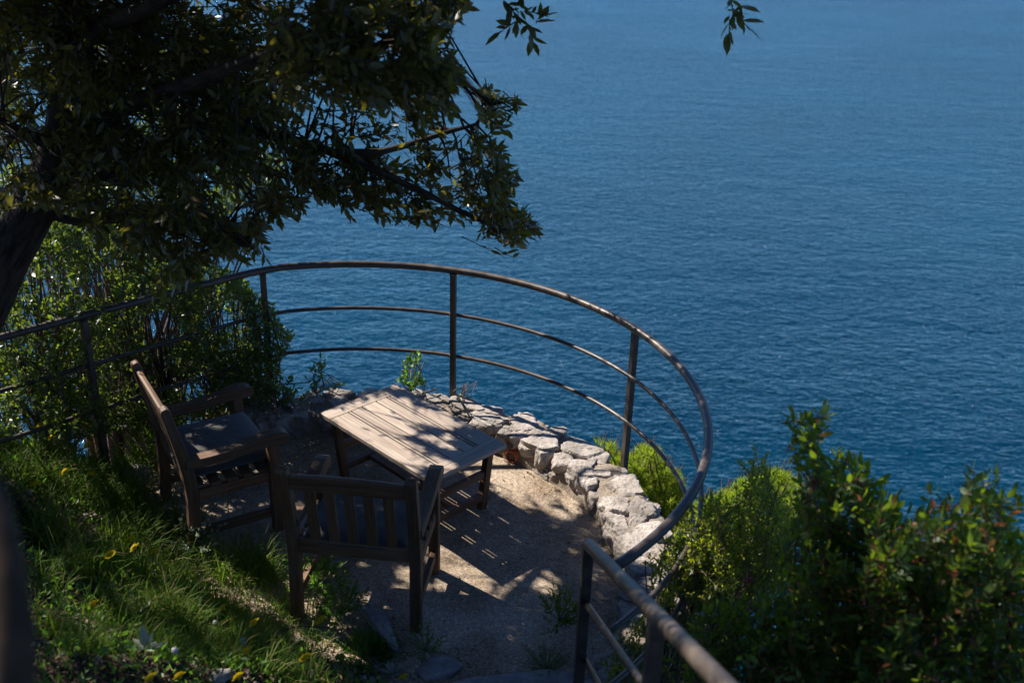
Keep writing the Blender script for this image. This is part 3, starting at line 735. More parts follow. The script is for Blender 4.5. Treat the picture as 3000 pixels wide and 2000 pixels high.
for a, r_, s_ in ((-4, 1.78, .08), (-8, 1.68, .05), (-13, 1.8, .06), (-18, 1.7, .04), (-22, 1.62, .05), (-20, 1.8, .05)): lit(polar(a, r_, .18), s_)
for x, y, r_ in ((1110, 1075, 26), (1160, 1090, 34), (1205, 1103, 32), (1245, 1112, 16), (1140, 1130, 13), (1175, 1128, 14), (1195, 1145, 12), (1232, 1140, 13), (1180, 1155, 10), (1255, 1165, 10), (1215, 1160, 10),
                 (1010, 1258, 24), (1035, 1285, 32), (1065, 1305, 24), (1090, 1320, 14), (1100, 1355, 15), (1045, 1345, 18), (1020, 1345, 14), (1130, 1375, 12), (1060, 1375, 10), (940, 1320, 18), (965, 1345, 14), (875, 1378, 18), (920, 1345, 10),
                 (1200, 1340, 14), (1240, 1345, 18), (1225, 1320, 12), (560, 1180, 10), (600, 1165, 8), (630, 1150, 9), (660, 1010, 12), (690, 1040, 10), (640, 1060, 8), (545, 1150, 9), (470, 1175, 10), (430, 1150, 12), (735, 1120, 14), (790, 1110, 12), (1150, 1290, 20), (1120, 1320, 16), (1180, 1300, 14), (1090, 1240, 14), (1000, 1230, 18), (1150, 1185, 14), (1300, 1150, 16), (1280, 1180, 14), (1100, 1420, 12), (1160, 1450, 12), (1220, 1420, 14), (1010, 1400, 14)): litpx(x, y, r_ * 1.5, 0.0, .12)
for x, y, r_ in ((1210, 1320, 34), (1245, 1345, 28), (1195, 1345, 22), (1265, 1325, 18), (1100, 1345, 24), (1155, 1368, 18), (1085, 1310, 26), (1190, 1300, 18)): litpx(x, y, r_, 0.0, .06)
for x, y, r_ in ((480, 975, 10), (505, 985, 8), (520, 965, 6), (450, 985, 6)): litpx(x, y, r_, .5)
for x, y, r_ in ((585, 985, 14), (625, 975, 10), (545, 990, 8), (700, 1100, 6), (830, 1110, 9), (900, 1120, 7), (985, 1080, 10), (1000, 1065, 8), (400, 945, 9)): litpx(x, y, r_, .62)
for x, y, r_, in ((200, 1105, 34), (150, 1120, 26), (120, 1045, 22), (250, 1120, 26), (330, 1290, 22), (490, 1290, 34), (530, 1300, 34), (585, 1285, 34), (600, 1310, 26), (450, 1300, 24), (660, 1345, 26), (700, 1365, 26), (700, 1410, 22), (740, 1430, 22), (400, 1265, 16), (840, 1500, 30), (880, 1520, 30), (870, 1480, 22), (420, 1050, 20), (260, 1200, 20), (330, 1360, 22), (250, 1440, 20), (480, 1420, 20), (560, 1500, 20), (640, 1520, 18), (700, 1500, 18), (160, 1330, 18), (400, 1540, 18)):
    P = march(x * K, y * K, 0.10); lit(P, 1.9 * r_ * K * float(np.dot(P - CAM, FWD)) / F_PX, .06)
for x, y, r_, d_ in ((2085, 1330, 26, 3.2), (2100, 1360, 18, 3.2), (1985, 1105, 14, 3.5), (2325, 1270, 20, 3.1), (1605, 1390, 26, 4.4), (1640, 1340, 28, 4.5), (1700, 1420, 18, 4.2), (1560, 1330, 18, 4.4), (1660, 1250, 26, 4.7), (1590, 1240, 20, 4.7), (2060, 1120, 12, 3.5), (1610, 1300, 30, 4.6), (1580, 1440, 24, 4.4), (1660, 1480, 20, 4.1), (1720, 1200, 22, 4.7), (1800, 1330, 18, 3.7), (1880, 1010, 14, 3.7), (1960, 1240, 18, 3.5), (2200, 1180, 18, 3.3), (2250, 1350, 20, 3.2), (2150, 1450, 18, 3.1), (1900, 1450, 18, 3.4), (2040, 1500, 18, 3.3), (2280, 1480, 18, 3.1)):
    P = D(x * K, y * K, d_); lit(P, (2.4 if x < 1800 else 1.5) * r_ * K * d_ / F_PX, .10)
for a in range(20, 112, 3): lit(polar(a, RR, RT), .035, .45)
for a in range(-38, 30, 4): lit(polar(a, RR, RT), .03, .5 if a > -25 else .75)
rl = np.random.default_rng(8)
for _ in range(28):                               # sun reaching the shrubs beyond the railing
    x, y = rl.uniform(60, 600), rl.uniform(540, 940); lit(D(x * K, y * K, np.interp(x, [0, 200, 400, 600], [5.85, 6.05, 6.35, 6.8]) + rl.uniform(.3, 1.5)), rl.uniform(.10, .20), .03)
LP = np.array([l[0] for l in LIT]); LR = np.array([l[1] for l in LIT]); LK = np.array([l[2] for l in LIT])
def sun_keep(Q, rng, pad=0.0):
    ok = np.ones(len(Q), bool)
    for i in range(0, len(Q), 20000):
        q = Q[i:i + 20000, None] - LP[None]; tq = q @ S; perp = np.linalg.norm(q - tq[..., None] * S, axis=-1)
        hit = (tq > .12) & (perp < LR[None] + pad) & (rng.random(perp.shape) > LK[None])
        ok[i:i + 20000] = ~hit.any(1)
    return ok
def in_frame(P, m=0.0):
    x, y, d = proj(P); return (d > .2) & (x > -m) & (x < 3000 + m) & (y > -m) & (y < 2000 + m)

# ------------------------------------------------------------------ the tree
rt = np.random.default_rng(21)
oak = thing('holm_oak', 'dark evergreen oak leaning over the terrace, its crown filling the upper left', 'tree', (-2.85, 4.6, 0.45))
ob = np.array([-2.85, 4.6, 0.45])
tp = [np.array([-2.95, 4.45, 0.2]), np.array([-2.80, 4.66, 0.85])] + [D(x, y, 5.3) for x, y in ((-95, 1000), (15, 760), (115, 580), (190, 420), (215, 220), (212, 0))] + [np.array([-2.3, 5.7, 3.4]), np.array([-2.2, 5.8, 4.2])]
b = MB(); b.tube([p - ob for p in tp], [.21, .16, .125, .115, .108, .104, .1, .095, .08, .05], 20); b.build('trunk', M['bark'], oak)
limbs = [
    ([(105, 430, 5.3), (200, 400, 5.28), (270, 385, 5.25), (330, 345, 5.2), (420, 308, 5.15), (520, 293, 5.1), (620, 315, 5.05), (760, 355, 5.0), (880, 400, 5.0), (980, 435, 5.0), (1080, 480, 5.0), (1150, 530, 5.0)], .042),
    ([(150, 335, 5.3), (300, 240, 5.0), (450, 180, 4.6), (620, 130, 4.2), (800, 110, 3.9), (960, 90, 3.8)], .045),
    ([(760, 355, 5.0), (880, 345, 5.0), (1000, 320, 5.05), (1090, 290, 5.1), (1130, 235, 5.1)], .02),
    ([(70, 490, 5.3), (180, 505, 5.35), (290, 505, 5.4), (400, 515, 5.3), (500, 545, 5.0), (570, 570, 4.7)], .025),
    ([(165, 260, 5.3), (330, 170, 6.0), (480, 120, 6.5), (640, 110, 6.8), (780, 160, 6.8)], .04),
    ([(150, 330, 5.3), (60, 300, 5.0), (-60, 260, 4.7)], .04),
    ([(160, 120, 5.3), (280, 40, 4.6), (500, -60, 4.2), (800, -110, 4.2), (1080, -60, 4.4), (1200, -20, 4.4)], .04),
    ([(1080, -60, 4.4), (1350, -90, 4.3), (1600, -70, 4.2), (1680, -10, 4.2)], .016),
    ([(135, 350, 5.3), (260, 420, 6.2), (420, 420, 6.8), (560, 430, 7.0)], .03)]
LPTS = []
lb = MB()
for pts_, r_ in limbs:
    P = np.array([D(x * K, y * K, d_) for x, y, d_ in pts_]); tt_ = np.linspace(0, len(P) - 1, 5 * len(P)); Q = np.stack([np.interp(tt_, range(len(P)), P[:, k]) for k in range(3)], 1)
    Q += fbm(Q * 3, 2)[:, None] * .02; LPTS.append(Q); lb.tube([q - ob for q in Q], np.linspace(r_, r_ * .22, len(Q)), 10)
lb.build('limbs', M['bark'], oak)
LPTS = np.vstack(LPTS)

crown_poly = [(-60, -60), (1080, -60), (1068, 20), (1035, 62), (1030, 110), (1065, 190), (1025, 215), (1045, 262), (1010, 300), (1052, 318), (1085, 262), (1092, 205), (1125, 198), (1150, 225), (1193, 222), (1188, 268), (1165, 300), (1185, 345), (1160, 372), (1195, 400),
              (1172, 440), (1215, 470), (1240, 535), (1200, 552), (1180, 595), (1125, 580), (1082, 548), (1075, 520), (1020, 497), (1000, 520), (960, 512), (905, 505), (850, 495), (800, 505), (780, 462), (735, 452), (690, 490), (640, 505), (600, 530),
              (620, 575), (615, 605), (560, 612), (540, 590), (480, 590), (430, 650), (350, 690), (335, 650), (400, 590), (360, 600), (300, 620), (235, 565), (185, 500), (120, 468), (50, 475), (-60, 495)]
holes = [(880, 85, 26, 46), (1058, 292, 26, 20), (1012, 120, 12, 34), (955, 425, 24, 9), (835, 420, 26, 10), (700, 440, 22, 10), (900, 130, 14, 14), (1015, 405, 14, 10), (1105, 425, 14, 8), (760, 250, 8, 14), (690, 70, 8, 20)]
def crown_depth(q, n, rng):
    x, y = q[:, 0] / K, q[:, 1] / K
    near = ((x > 640) & (x < 1075) & (y < 215))
    spur = (x > 640) & (y > 225)
    d_ = rng.uniform(4.6, 7.0, n)
    d_ = np.where(near, np.where(rng.random(n) < .5, rng.uniform(3.3, 4.1, n), rng.uniform(5, 6.6, n)), d_)
    d_ = np.where(spur, rng.normal(5.0, .22, n), d_)
    d_ = np.where((y > 440) & (x < 640), rng.uniform(4.3, 5.5, n), d_)
    return d_
NB = 3500
q = np.vstack([sample_mask(crown_poly, 6 * NB, rt, holes, -.28, 70.0)])
spur_ = (q[:, 0] > 640 * K) & (q[:, 1] > 225 * K)
low_ = (q[:, 0] < 660 * K) & (q[:, 1] > 330 * K)
q = q[~low_ | (vnoise(np.stack([q[:, 0] / 55, q[:, 1] / 45, 0 * q[:, 0] + 9], -1)) > -.05 + .4 * (rt.random(len(q)) - .5))]
spur_ = (q[:, 0] > 640 * K) & (q[:, 1] > 225 * K)
q = q[~spur_ | (vnoise(np.stack([q[:, 0] / 38, q[:, 1] / 30, 0 * q[:, 0]], -1)) > -.10 + .35 * (rt.random(len(q)) - .5))][:NB]; NB = len(q); Pb = D(q[:, 0], q[:, 1], crown_depth(q, NB, rt))
outw = unit(Pb - np.array([-2.3, 5.2, 2.6])); dr = unit(rt.normal(size=(NB, 3)) * .8 + outw * .9 + np.array([.2, 0, -.1]))
Pb = Pb - dr * .08
lP, lD, lN, lL, lI, lE = grow(Pb, dr, rt.uniform(.12, .24, NB), 12, .060, rt, (.5, 1.1), .14, .4)
lx, ly, ld = proj(lP + unit(lD) * (lL * .12)[:, None])
ok = inside(np.array(crown_poly) * K, lx, ly)
for (hx, hy, ha, hb) in holes: ok &= ((lx - hx * K) / (ha * K)) ** 2 + ((ly - hy * K) / (hb * K)) ** 2 > .9
ok &= sun_keep(lP + unit(lD) * (lL * .5)[:, None], rt)
keep_tw = np.bincount(lI[ok], minlength=NB) > 3
ok &= keep_tw[lI]
lE = trim(Pb, lE, lP, lI, ok)
leaf_sets = [(lP[ok], lD[ok], lN[ok], lL[ok])]
# sprigs hanging into the top of the picture
for pts_, n_ in (([(1165, 8, 4.4), (1185, 50, 4.4), (1215, 62, 4.4), (1235, 45, 4.4), (1175, 15, 4.4), (1205, 25, 4.4), (1195, 5, 4.4)], 8), ([(1680, 5, 4.2), (1690, 30, 4.2), (1700, 15, 4.2), (1676, 45, 4.2)], 9)):
    P = np.array([D(x * K, y * K, d_) for x, y, d_ in pts_]); dd_ = unit(rt.normal(size=P.shape) * .5 + np.array([.35, 0, -.35]))
    a_ = grow(P - dd_ * .03, dd_, 0.10, n_, .074, rt, (.5, 1.1), .1, .4); leaf_sets.append(a_[:4]); Pb = np.vstack([Pb, P]); lE = np.vstack([lE, a_[5]]); keep_tw = np.concatenate([keep_tw, np.ones(len(P), bool)])
# canopy above and beside the view: shades terrace, bank and bushes
targets = np.concatenate([
    np.stack([rt.uniform(-3.2, .3, 2600), rt.uniform(3.2, 6.5, 2600), np.zeros(2600)], 1),
    np.stack([rt.uniform(-3.0, .2, 1500), rt.uniform(1.2, 4.2, 1500), rt.uniform(.2, 1.6, 1500)], 1),
    np.stack([rt.uniform(.3, 2.6, 2600), rt.uniform(2.0, 5.0, 2600), rt.uniform(-.3, 1.5, 2600)], 1)])
targets = np.concatenate([targets, np.stack([rt.uniform(.3, 2.7, 1000), rt.uniform(1.8, 5.0, 1000), rt.uniform(.2, 1.6, 1000)], 1),
    np.stack([rt.uniform(.1, .6, 900), rt.uniform(1.4, 3.6, 900), rt.uniform(0, 2.1, 900)], 1)] +
    [np.array([polar(a, r_, .1)]) for a, r_ in zip(rt.uniform(-55, -6, 700), rt.uniform(1.2, 1.95, 700))] + [np.repeat(Pb[NB:], 8, 0) + rt.normal(size=(8 * len(Pb[NB:]), 3)) * .06, Pb[:NB][(q[:, 0] < 900) | (q[:, 1] < 200)][::3], D(rt.uniform(0, 620, 2600) * K, rt.uniform(520, 960, 2600) * K, rt.uniform(6.0, 7.8, 2600))])
zc = np.maximum(rt.uniform(2.7, 4.9, len(targets)), targets[:, 2] + rt.uniform(.5, 2, len(targets))); Qc = targets + S * ((zc - targets[:, 2]) / S[2])[:, None]
Qc = Qc[~in_frame(Qc, 60) & (np.linalg.norm(Qc - CAM, axis=1) > 1.3)]
dc = unit(rt.normal(size=Qc.shape) + unit(Qc - np.array([-2.3, 5.2, 2.6])) * .6)
cP, cD, cN, cL, cI, cE = grow(Qc - dc * .1, dc, rt.uniform(.15, .3, len(Qc)), 8, .085, rt, (.5, 1.2), .12, .6)
tipc = cP + unit(cD) * cL[:, None]
okc = ~in_frame(cP, 45) & ~in_frame(tipc, 45) & sun_keep(cP + unit(cD) * (cL * .5)[:, None], rt, .02)
AP, AD, AN, AL = [np.concatenate([s_[k] for s_ in leaf_sets]) for k in range(4)]
leaves_mesh('crown', AP - ob, AD, AN, AL, AL * .36, M['oak_leaf'], oak)
leaves_mesh('upper_crown', cP[okc] - ob, cD[okc], cN[okc], cL[okc], cL[okc] * .45, M['oak_leaf'], oak, False)
# twigs and the branches that carry them
kt = keep_tw[:len(Pb)]
A, B, r0, r1 = [Pb[kt]], [lE[kt]], [np.full(kt.sum(), .0028)], [np.full(kt.sum(), .0012)]
sel = np.where(kt)[0]; sel = rt.choice(sel, min(900, len(sel)), replace=False)
for i in sel:
    j = np.argmin(np.linalg.norm(LPTS - Pb[i], axis=1) + rt.uniform(0, .25, len(LPTS))); p0, p1 = LPTS[j], Pb[i]
    if np.linalg.norm(p1 - p0) > 1.3: continue
    mid = (p0 + p1) / 2 + rt.normal(size=3) * .05 * np.linalg.norm(p1 - p0) + np.array([0, 0, .03])
    mx_, my_, _ = proj(mid)
    if not inside(np.array(crown_poly) * K, np.array([mx_]), np.array([my_]))[0]: continue
    A += [p0[None], mid[None]]; B += [mid[None], p1[None]]; r0 += [[.007], [.0045]]; r1 += [[.0045], [.0025]]
A, B, r0, r1 = np.vstack(A), np.vstack(B), np.concatenate(r0), np.concatenate(r1); kk = sun_keep((A + B) / 2, rt, -.01)
sticks_mesh('twigs', A[kk] - ob, B[kk] - ob, r0[kk], r1[kk], M['bark'], oak)

# ------------------------------------------------------------------ shrubs
def shrub(name, label, cat, poly, n, depth, LL, ratio, leafmat, twigmat, base, seed, twl=(.1, .2), nl=9, shoots=False, clump=0.0, group=None, dirb=(0, 0, .5), detail=True, holes=(), stems=40, angle=(.5, 1.1), cull=True, droop=.05, behind_rail=False, up=.5):
    rg = np.random.default_rng(seed); q = sample_mask(poly, n, rg, holes, clump)
    d_ = depth(q, n, rg) if callable(depth) else rg.uniform(*depth, n)
    P = D(q[:, 0], q[:, 1], d_); base = np.array(base, float)
    dd_ = unit(rg.normal(size=P.shape) * .6 + unit(P - base) * .5 + np.array(dirb))
    P = P - dd_ * .04
    a, b_, c_, l_, i_, E_ = grow(P, dd_, rg.uniform(*twl, n), nl, LL, rg, angle, droop, up)
    if shoots:
        x, y, _ = proj(P + (E_ - P) * .78); ok = inside(np.array(poly) * K, x, y)[i_]
    else:
        x, y, _ = proj(a + unit(b_) * (l_ * .2)[:, None]); ok = inside(np.array(poly) * K, x, y)
    if cull: ok &= sun_keep(a, rg)
    E_ = trim(P, E_, a, i_, ok)
    th_ = thing(name, label, cat, tuple(base), 0, group)
    leaves_mesh('foliage', a[ok] - base, b_[ok], c_[ok], l_[ok], l_[ok] * ratio, leafmat, th_, detail)
    live = np.where(np.bincount(i_[ok], minlength=n) > 3)[0]
    A, B, r0, r1 = [P[live]], [E_[live]], [np.full(len(live), .0022)], [np.full(len(live), .001)]
    # main stems fan out from the root, side twigs join them
    tips = P[rg.choice(live, min(stems, len(live)), replace=False)]; pts_ = []
    for tip in tips:
        v = tip - base; m1 = base + v * .4 + np.array([0, 0, .12 * abs(v[2]) + .05]) + rg.normal(size=3) * .05; m2 = base + v * .72 + np.array([0, 0, .08]) + rg.normal(size=3) * .04
        L_ = np.linalg.norm(v); ra = .004 + .004 * L_
        for p_, q_, ra0, ra1 in ((base, m1, ra, ra * .75), (m1, m2, ra * .75, ra * .5), (m2, tip, ra * .5, .0025)):
            A.append(p_[None]); B.append(q_[None]); r0.append([ra0]); r1.append([ra1])
            pts_.append(p_ + (q_ - p_) * np.linspace(0, 1, 6)[:, None])
    pts_ = np.vstack(pts_)
    for i in rg.choice(live, int(len(live) * .35), replace=False):
        j = np.argmin(np.linalg.norm(pts_ - P[i], axis=1)); 
        if .02 < np.linalg.norm(pts_[j] - P[i]) < .6: A.append(pts_[j][None]); B.append(P[i][None]); r0.append([.0035]); r1.append([.0022])
    sticks_mesh('stems', np.vstack(A) - base, np.vstack(B) - base, np.concatenate(r0), np.concatenate(r1), twigmat, th_)
    return th_
def rail_depth(lo, hi):
    def f(q, n, rg):
        x = q[:, 0] / K; return np.interp(x, [0, 200, 400, 600, 700], [5.85, 6.05, 6.35, 6.8, 6.95]) + rg.uniform(lo, hi, n)
    return f
shrub('evergreen_shrub', 'glossy broadleaf shrub behind the railing below the oak trunk', 'shrub', [(-60, 480), (130, 500), (215, 560), (240, 690), (235, 850), (260, 1000), (120, 1010), (-60, 1000)], 1150, rail_depth(-.05, 1.7), .044, .42, M['shrub_leaf'], M['twig'], (-3.3, 6.6, -.9), 31, group=None, stems=110, nl=10, cull=False, clump=-.22)
shrub('evergreen_shrub', 'bright sunlit shrub behind the railing in the gap under the oak crown', 'shrub', [(120, 520), (250, 535), (330, 565), (420, 580), (470, 640), (455, 760), (430, 900), (330, 980), (230, 990), (215, 760)], 1100, rail_depth(.15, 1.9), .040, .45, M['shrub_leaf'], M['twig'], (-2.6, 7.0, -1.2), 32, stems=110, nl=10, cull=False, clump=-.22)
shrub('evergreen_shrub', 'dense twiggy shrub behind the railing above the back of the side facing chair', 'shrub', [(400, 640), (470, 600), (560, 640), (590, 690), (600, 800), (590, 900), (540, 960), (400, 975), (380, 850)], 760, rail_depth(-.04, 1.3), .040, .42, M['shrub_leaf'], M['twig'], (-2.1, 7.1, -1.1), 33, stems=120, nl=10, cull=False, clump=-.22)
shrub('evergreen_shrub', 'leafy shrub growing around the second railing post beside open water', 'shrub', [(560, 660), (600, 680), (630, 700), (640, 740), (675, 770), (668, 800), (640, 830), (650, 880), (620, 935), (570, 950), (560, 850)], 300, rail_depth(-.05, .45), .040, .36, M['shrub_leaf'], M['twig'], (-1.75, 6.6, -.5), 34, stems=30, nl=9, cull=False)
shrub('evergreen_tree', 'yellow green leafy tree beyond the railing, glimpsed through gaps in the oak crown', 'tree', [(-60, 40), (200, 60), (420, 110), (560, 200), (640, 300), (650, 400), (610, 440), (560, 470), (480, 530), (300, 545), (120, 540), (-60, 540)], 1500, (7.6, 9.6), .05, .42, M['shrub_leaf'], M['twig'], (-4.2, 9.5, -4), 39, twl=(.14, .26), stems=70, nl=11, clump=-.1)
shrub('sapling', 'thin sapling with upright oval leaves leaning over the wall left of the table', 'plant', [(630, 905), (660, 860), (690, 880), (735, 815), (757, 820), (750, 850), (715, 905), (690, 925), (650, 935)], 34, (6.75, 6.95), .036, .5, M['shrub_leaf'], M['twig'], G(645 * K, 960 * K, .05), 35, twl=(.06, .12), nl=6, stems=7, dirb=(.25, 0, .5))
shrub('rosemary_sprig', 'fine needle leaved sprig on the wall beside the table corner', 'plant', [(715, 890), (790, 870), (800, 880), (770, 900), (720, 905)], 30, (6.85, 7.0), .022, .14, M['shrub_leaf'], M['twig'], G(725 * K, 905 * K, .12), 36, twl=(.04, .08), nl=12, stems=6, detail=False)
shrub('young_shrub', 'young bright green shrub behind the far corner of the table', 'plant', [(912, 850), (935, 815), (965, 805), (976, 835), (960, 850), (978, 880), (960, 900), (930, 893), (915, 880)], 46, (6.95, 7.15), .030, .5, M['herb'], M['twig'], G(945 * K, 905 * K, .1), 37, twl=(.06, .1), nl=7, stems=8, dirb=(0, 0, .7), cull=False)
shrub('stonecrop', 'tiny pale weed on the wall at the foot of the railing post', 'plant', [(1047, 905), (1060, 898), (1078, 915), (1065, 922)], 14, (6.75, 6.85), .016, .4, M['pale_leaf'], M['twig'], G(1060 * K, 922 * K, .16), 38, twl=(.02, .04), nl=6, stems=4, cull=False)

M_R = [(1380, 1500), (1440, 1440), (1500, 1370), (1480, 1290), (1530, 1240), (1570, 1195), (1600, 1200), (1680, 1180), (1690, 1230), (1650, 1568), (1380, 1600)]
shrub('myrtle_bush', 'dense small leaved dark bush with a pointed top right of the railing', 'bush', [(1560, 1215), (1610, 1150), (1640, 1135), (1680, 1155), (1700, 1120), (1715, 1065), (1740, 1045), (1765, 1060), (1785, 1110), (1800, 1160), (1830, 1250), (1810, 1400), (1640, 1440), (1530, 1350), (1530, 1260)], 620, (4.5, 5.3), .026, .46, M['myrtle_leaf'], M['twig'], (1.1, 4.35, -.6), 41, twl=(.16, .3), nl=22, shoots=True, stems=50, detail=False, dirb=(0, 0, .8), cull=False)
shrub('low_bush', 'low leafy undergrowth behind the stair handrail at the foot of the railing', 'bush', M_R, 420, (4.65, 5.3), .030, .45, M['myrtle_leaf'], M['twig'], (.75, 3.7, -.6), 42, twl=(.12, .24), nl=14, shoots=True, stems=40, detail=False, cull=False)
L1 = shrub('lentisk_bush', 'dark bush with one tall leafy sprig rising above the others', 'bush', [(1800, 1022), (1830, 1000), (1818, 965), (1848, 943), (1880, 950), (1900, 985), (1885, 1010), (1870, 1040), (1900, 1090), (1915, 1045), (1955, 1030), (1985, 1060), (2000, 1110), (2060, 1160), (2090, 1300), (2080, 1600), (1700, 1600), (1760, 1400), (1790, 1300), (1830, 1200), (1845, 1100)], 520, (3.3, 4.0), .040, .42, M['lentisk_leaf'], M['red_twig'], (1.05, 2.9, -.15), 43, twl=(.16, .32), nl=18, shoots=True, cull=False, stems=26, dirb=(0, 0, .6))
L2 = shrub('lentisk_bush', 'broad dark bush with red berries filling the lower right corner', 'bush', [(1950, 1180), (2000, 1160), (2060, 1150), (2110, 1195), (2150, 1150), (2190, 1165), (2215, 1120), (2240, 1100), (2270, 1095), (2310, 1130), (2330, 1180), (2315, 1220), (2290, 1245), (2330, 1255), (2420, 1250), (2420, 1640), (1960, 1640), (1980, 1400)], 640, (3.0, 3.7), .042, .42, M['lentisk_leaf'], M['red_twig'], (1.5, 2.6, -.2), 44, twl=(.16, .34), nl=18, shoots=True, cull=False, stems=26, dirb=(0, 0, .6))
L3 = shrub('lentisk_bush', 'low dark bush below the stair handrail at the bottom edge', 'bush', [(1600, 1400), (1760, 1380), (1860, 1440), (2050, 1480), (2100, 1640), (1560, 1640)], 500, (3.5, 4.1), .036, .42, M['lentisk_leaf'], M['red_twig'], (.85, 2.7, -.1), 45, twl=(.14, .26), nl=15, shoots=True, cull=False, stems=24, dirb=(0, 0, .6))
for o in (L1, L2, L3): o['group'] = 'dark bushes right of the stairs'
def berries(parent, spots, seed):
    rg = np.random.default_rng(seed); ib = bmesh.new(); bmesh.ops.create_icosphere(ib, subdivisions=1, radius=1); V0 = np.array([v.co[:] for v in ib.verts]); F0 = np.array([[v.index for v in f.verts] for f in ib.faces]); ib.free()
    base = np.array(parent.location)
    for x, y, d_ in spots:
        c = D(x * K, y * K, d_); Vs, Fs, k = [], [], 0; n = int(rg.integers(8, 16))
        b = MB(); hub = c + np.array([0, 0, .03])
        for _ in range(n):
            p = c + rg.normal(size=3) * np.array([.011, .011, .010])
            Vs.append(V0 * rg.uniform(.0045, .0064) + p - base); Fs.append(F0 + k); k += len(V0)
        o = np_mesh('berry_cluster', np.vstack(Vs), np.vstack(Fs), M['berry'], parent, True)
berries(L1, [(1975, 1108, 3.35), (1868, 1110, 3.4), (1862, 1150, 3.4), (1720, 1325, 3.5), (1900, 1290, 3.45), (1950, 1310, 3.4), (1890, 1345, 3.4)], 1)
berries(L2, [(2200, 1280, 3.1), (2212, 1292, 3.1), (2110, 1290, 3.15), (2112, 1405, 3.1), (2190, 1252, 3.2), (2060, 1215, 3.2), (2150, 1360, 3.15)], 2)

def pine(label, poly, n, dlo, dhi, base, seed):
    rg = np.random.default_rng(seed); q = sample_mask(poly, n, rg); P = D(q[:, 0], q[:, 1], rg.uniform(dlo, dhi, n)); base = np.array(base, float)
    th_ = thing('pine_tree', label, 'tree', tuple(base), 0, 'sunlit pines below the terrace')
    dd_ = unit(rg.normal(size=P.shape) * .5 + np.array([0, 0, .9]))
    a, b_, c_, l_, i_, E_ = grow(P, dd_, rg.uniform(.1, .22, n), 44, .085, rg, (.35, 1.0), 0.0, .2)
    x, y, _ = proj(a); ok = inside(np.array(poly) * K, x, y)
    leaves_mesh('crown', a[ok] - base, b_[ok], c_[ok], l_[ok], .0075, M['needle'], th_, False, .05)
    A, B, r0, r1 = [P], [E_], [np.full(n, .006)], [np.full(n, .003)]; hub = P.mean(0) + np.array([0, 0, -.5])
    for i in rg.choice(n, n // 3, replace=False): A.append(hub[None] + rg.normal(size=(1, 3)) * .15); B.append(P[i][None]); r0.append([.022]); r1.append([.007])
    sticks_mesh('boughs', np.vstack(A) - base, np.vstack(B) - base, np.concatenate(r0), np.concatenate(r1), M['twig'], th_)
    b = MB(); b.tube([np.zeros(3), (hub - base) * .5 + np.array([.1, 0, 0]), hub - base], [.16, .12, .07], 10); b.build('trunk', M['bark'], th_)
pine('bright green pine crown just beyond the curved wall, below the railing', [(1368, 1012), (1400, 1020), (1418, 1045), (1450, 1050), (1470, 1028), (1510, 1035), (1530, 1075), (1562, 1095), (1572, 1150), (1600, 1200), (1640, 1300), (1560, 1300), (1480, 1200), (1440, 1120), (1400, 1060)], 620, 10.4, 12.2, (1.9, 11.5, -14), 51)
pine('yellow green pine crown glowing behind the small leaved dark bush', [(1600, 1160), (1640, 1140), (1690, 1120), (1700, 1105), (1790, 1085), (1830, 1110), (1860, 1130), (1840, 1180), (1820, 1240), (1780, 1330), (1650, 1400), (1560, 1400), (1540, 1250)], 700, 9.0, 10.5, (2.6, 9.9, -13), 52)

# ------------------------------------------------------------------ bank: grass, herbs, litter, flowers
rb = np.random.default_rng(61)
def bank_points(n, emin=.02, emax=2.1, y0=1.0):
    out = []
    while sum(len(o) for o in out) < n:
        x, y = rb.uniform(-3.3, .0, n * 2), rb.uniform(y0, 5.9, n * 2); e = edge_dist(x, y); z = terrain(x, y)
        P = np.stack([x, y, z], 1); px, py, d_ = proj(P); ok = (e > emin) & (e < emax) & (px > -150) & (px < 1500) & (py > 1150) & (py < 2250)
        out.append(P[ok])
    return np.vstack(out)[:n]
def blades(P, L, W, lean, mat, name, seg=5):
    n = len(P); az = rb.uniform(0, 6.28, n); base_dir = np.stack([np.cos(az), np.sin(az), np.zeros(n)], 1) + np.array([.35, .35, 0])
    h = unit(base_dir); side = np.stack([-h[:, 1], h[:, 0], np.zeros(n)], 1); L = np.broadcast_to(L, n)
    V = []; th0 = rb.uniform(.05, .5, n); pos = P.copy(); cur = rb.uniform(*lean, n); a = th0
    wj = [1, .95, .8, .55, .02][:seg]
    rows = []
    for k in range(seg):
        w_ = (W * wj[k] / 2)[:, None] if hasattr(W, '__len__') else W * wj[k] / 2
        rows += [pos - side * w_, pos + side * w_]
        stp = (L / (seg - 1))[:, None]; pos = pos + (h * np.sin(a)[:, None] + np.array([0, 0, 1.]) * np.cos(a)[:, None]) * stp; a = a + cur
    V = np.stack(rows, 1); T = np.array([(2 * k, 2 * k + 1, 2 * k + 3, 2 * k + 2) for k in range(seg - 1)])
    F = (np.arange(n)[:, None, None] * 2 * seg + T[None]).reshape(-1, 4)
    return tag(np_mesh(name, V.reshape(-1, 3), F, mat, None, True, {'lv': np.repeat(rb.random(n), 2 * seg)}), kind='stuff')
cl = bank_points(1100, .0, 2.7); cw = fbm(cl * 1.4, 3); gx, gy, _ = proj(cl); cl = cl[(cw > .02 + .55 * np.clip((gy - 1880) / 250, -.8, 1.2))]
NG = 13000; ids = rb.integers(0, len(cl), NG); gp_ = cl[ids] + np.concatenate([rb.normal(size=(NG, 2)) * .04, np.zeros((NG, 1))], 1); gp_[:, 2] = terrain(gp_[:, 0], gp_[:, 1]) - .01
clen = rb.uniform(.08, .30, len(cl))[ids] * rb.uniform(.6, 1.25, NG) * np.interp(proj(gp_)[1], [1250, 1450, 1900], [.6, .98, .7])
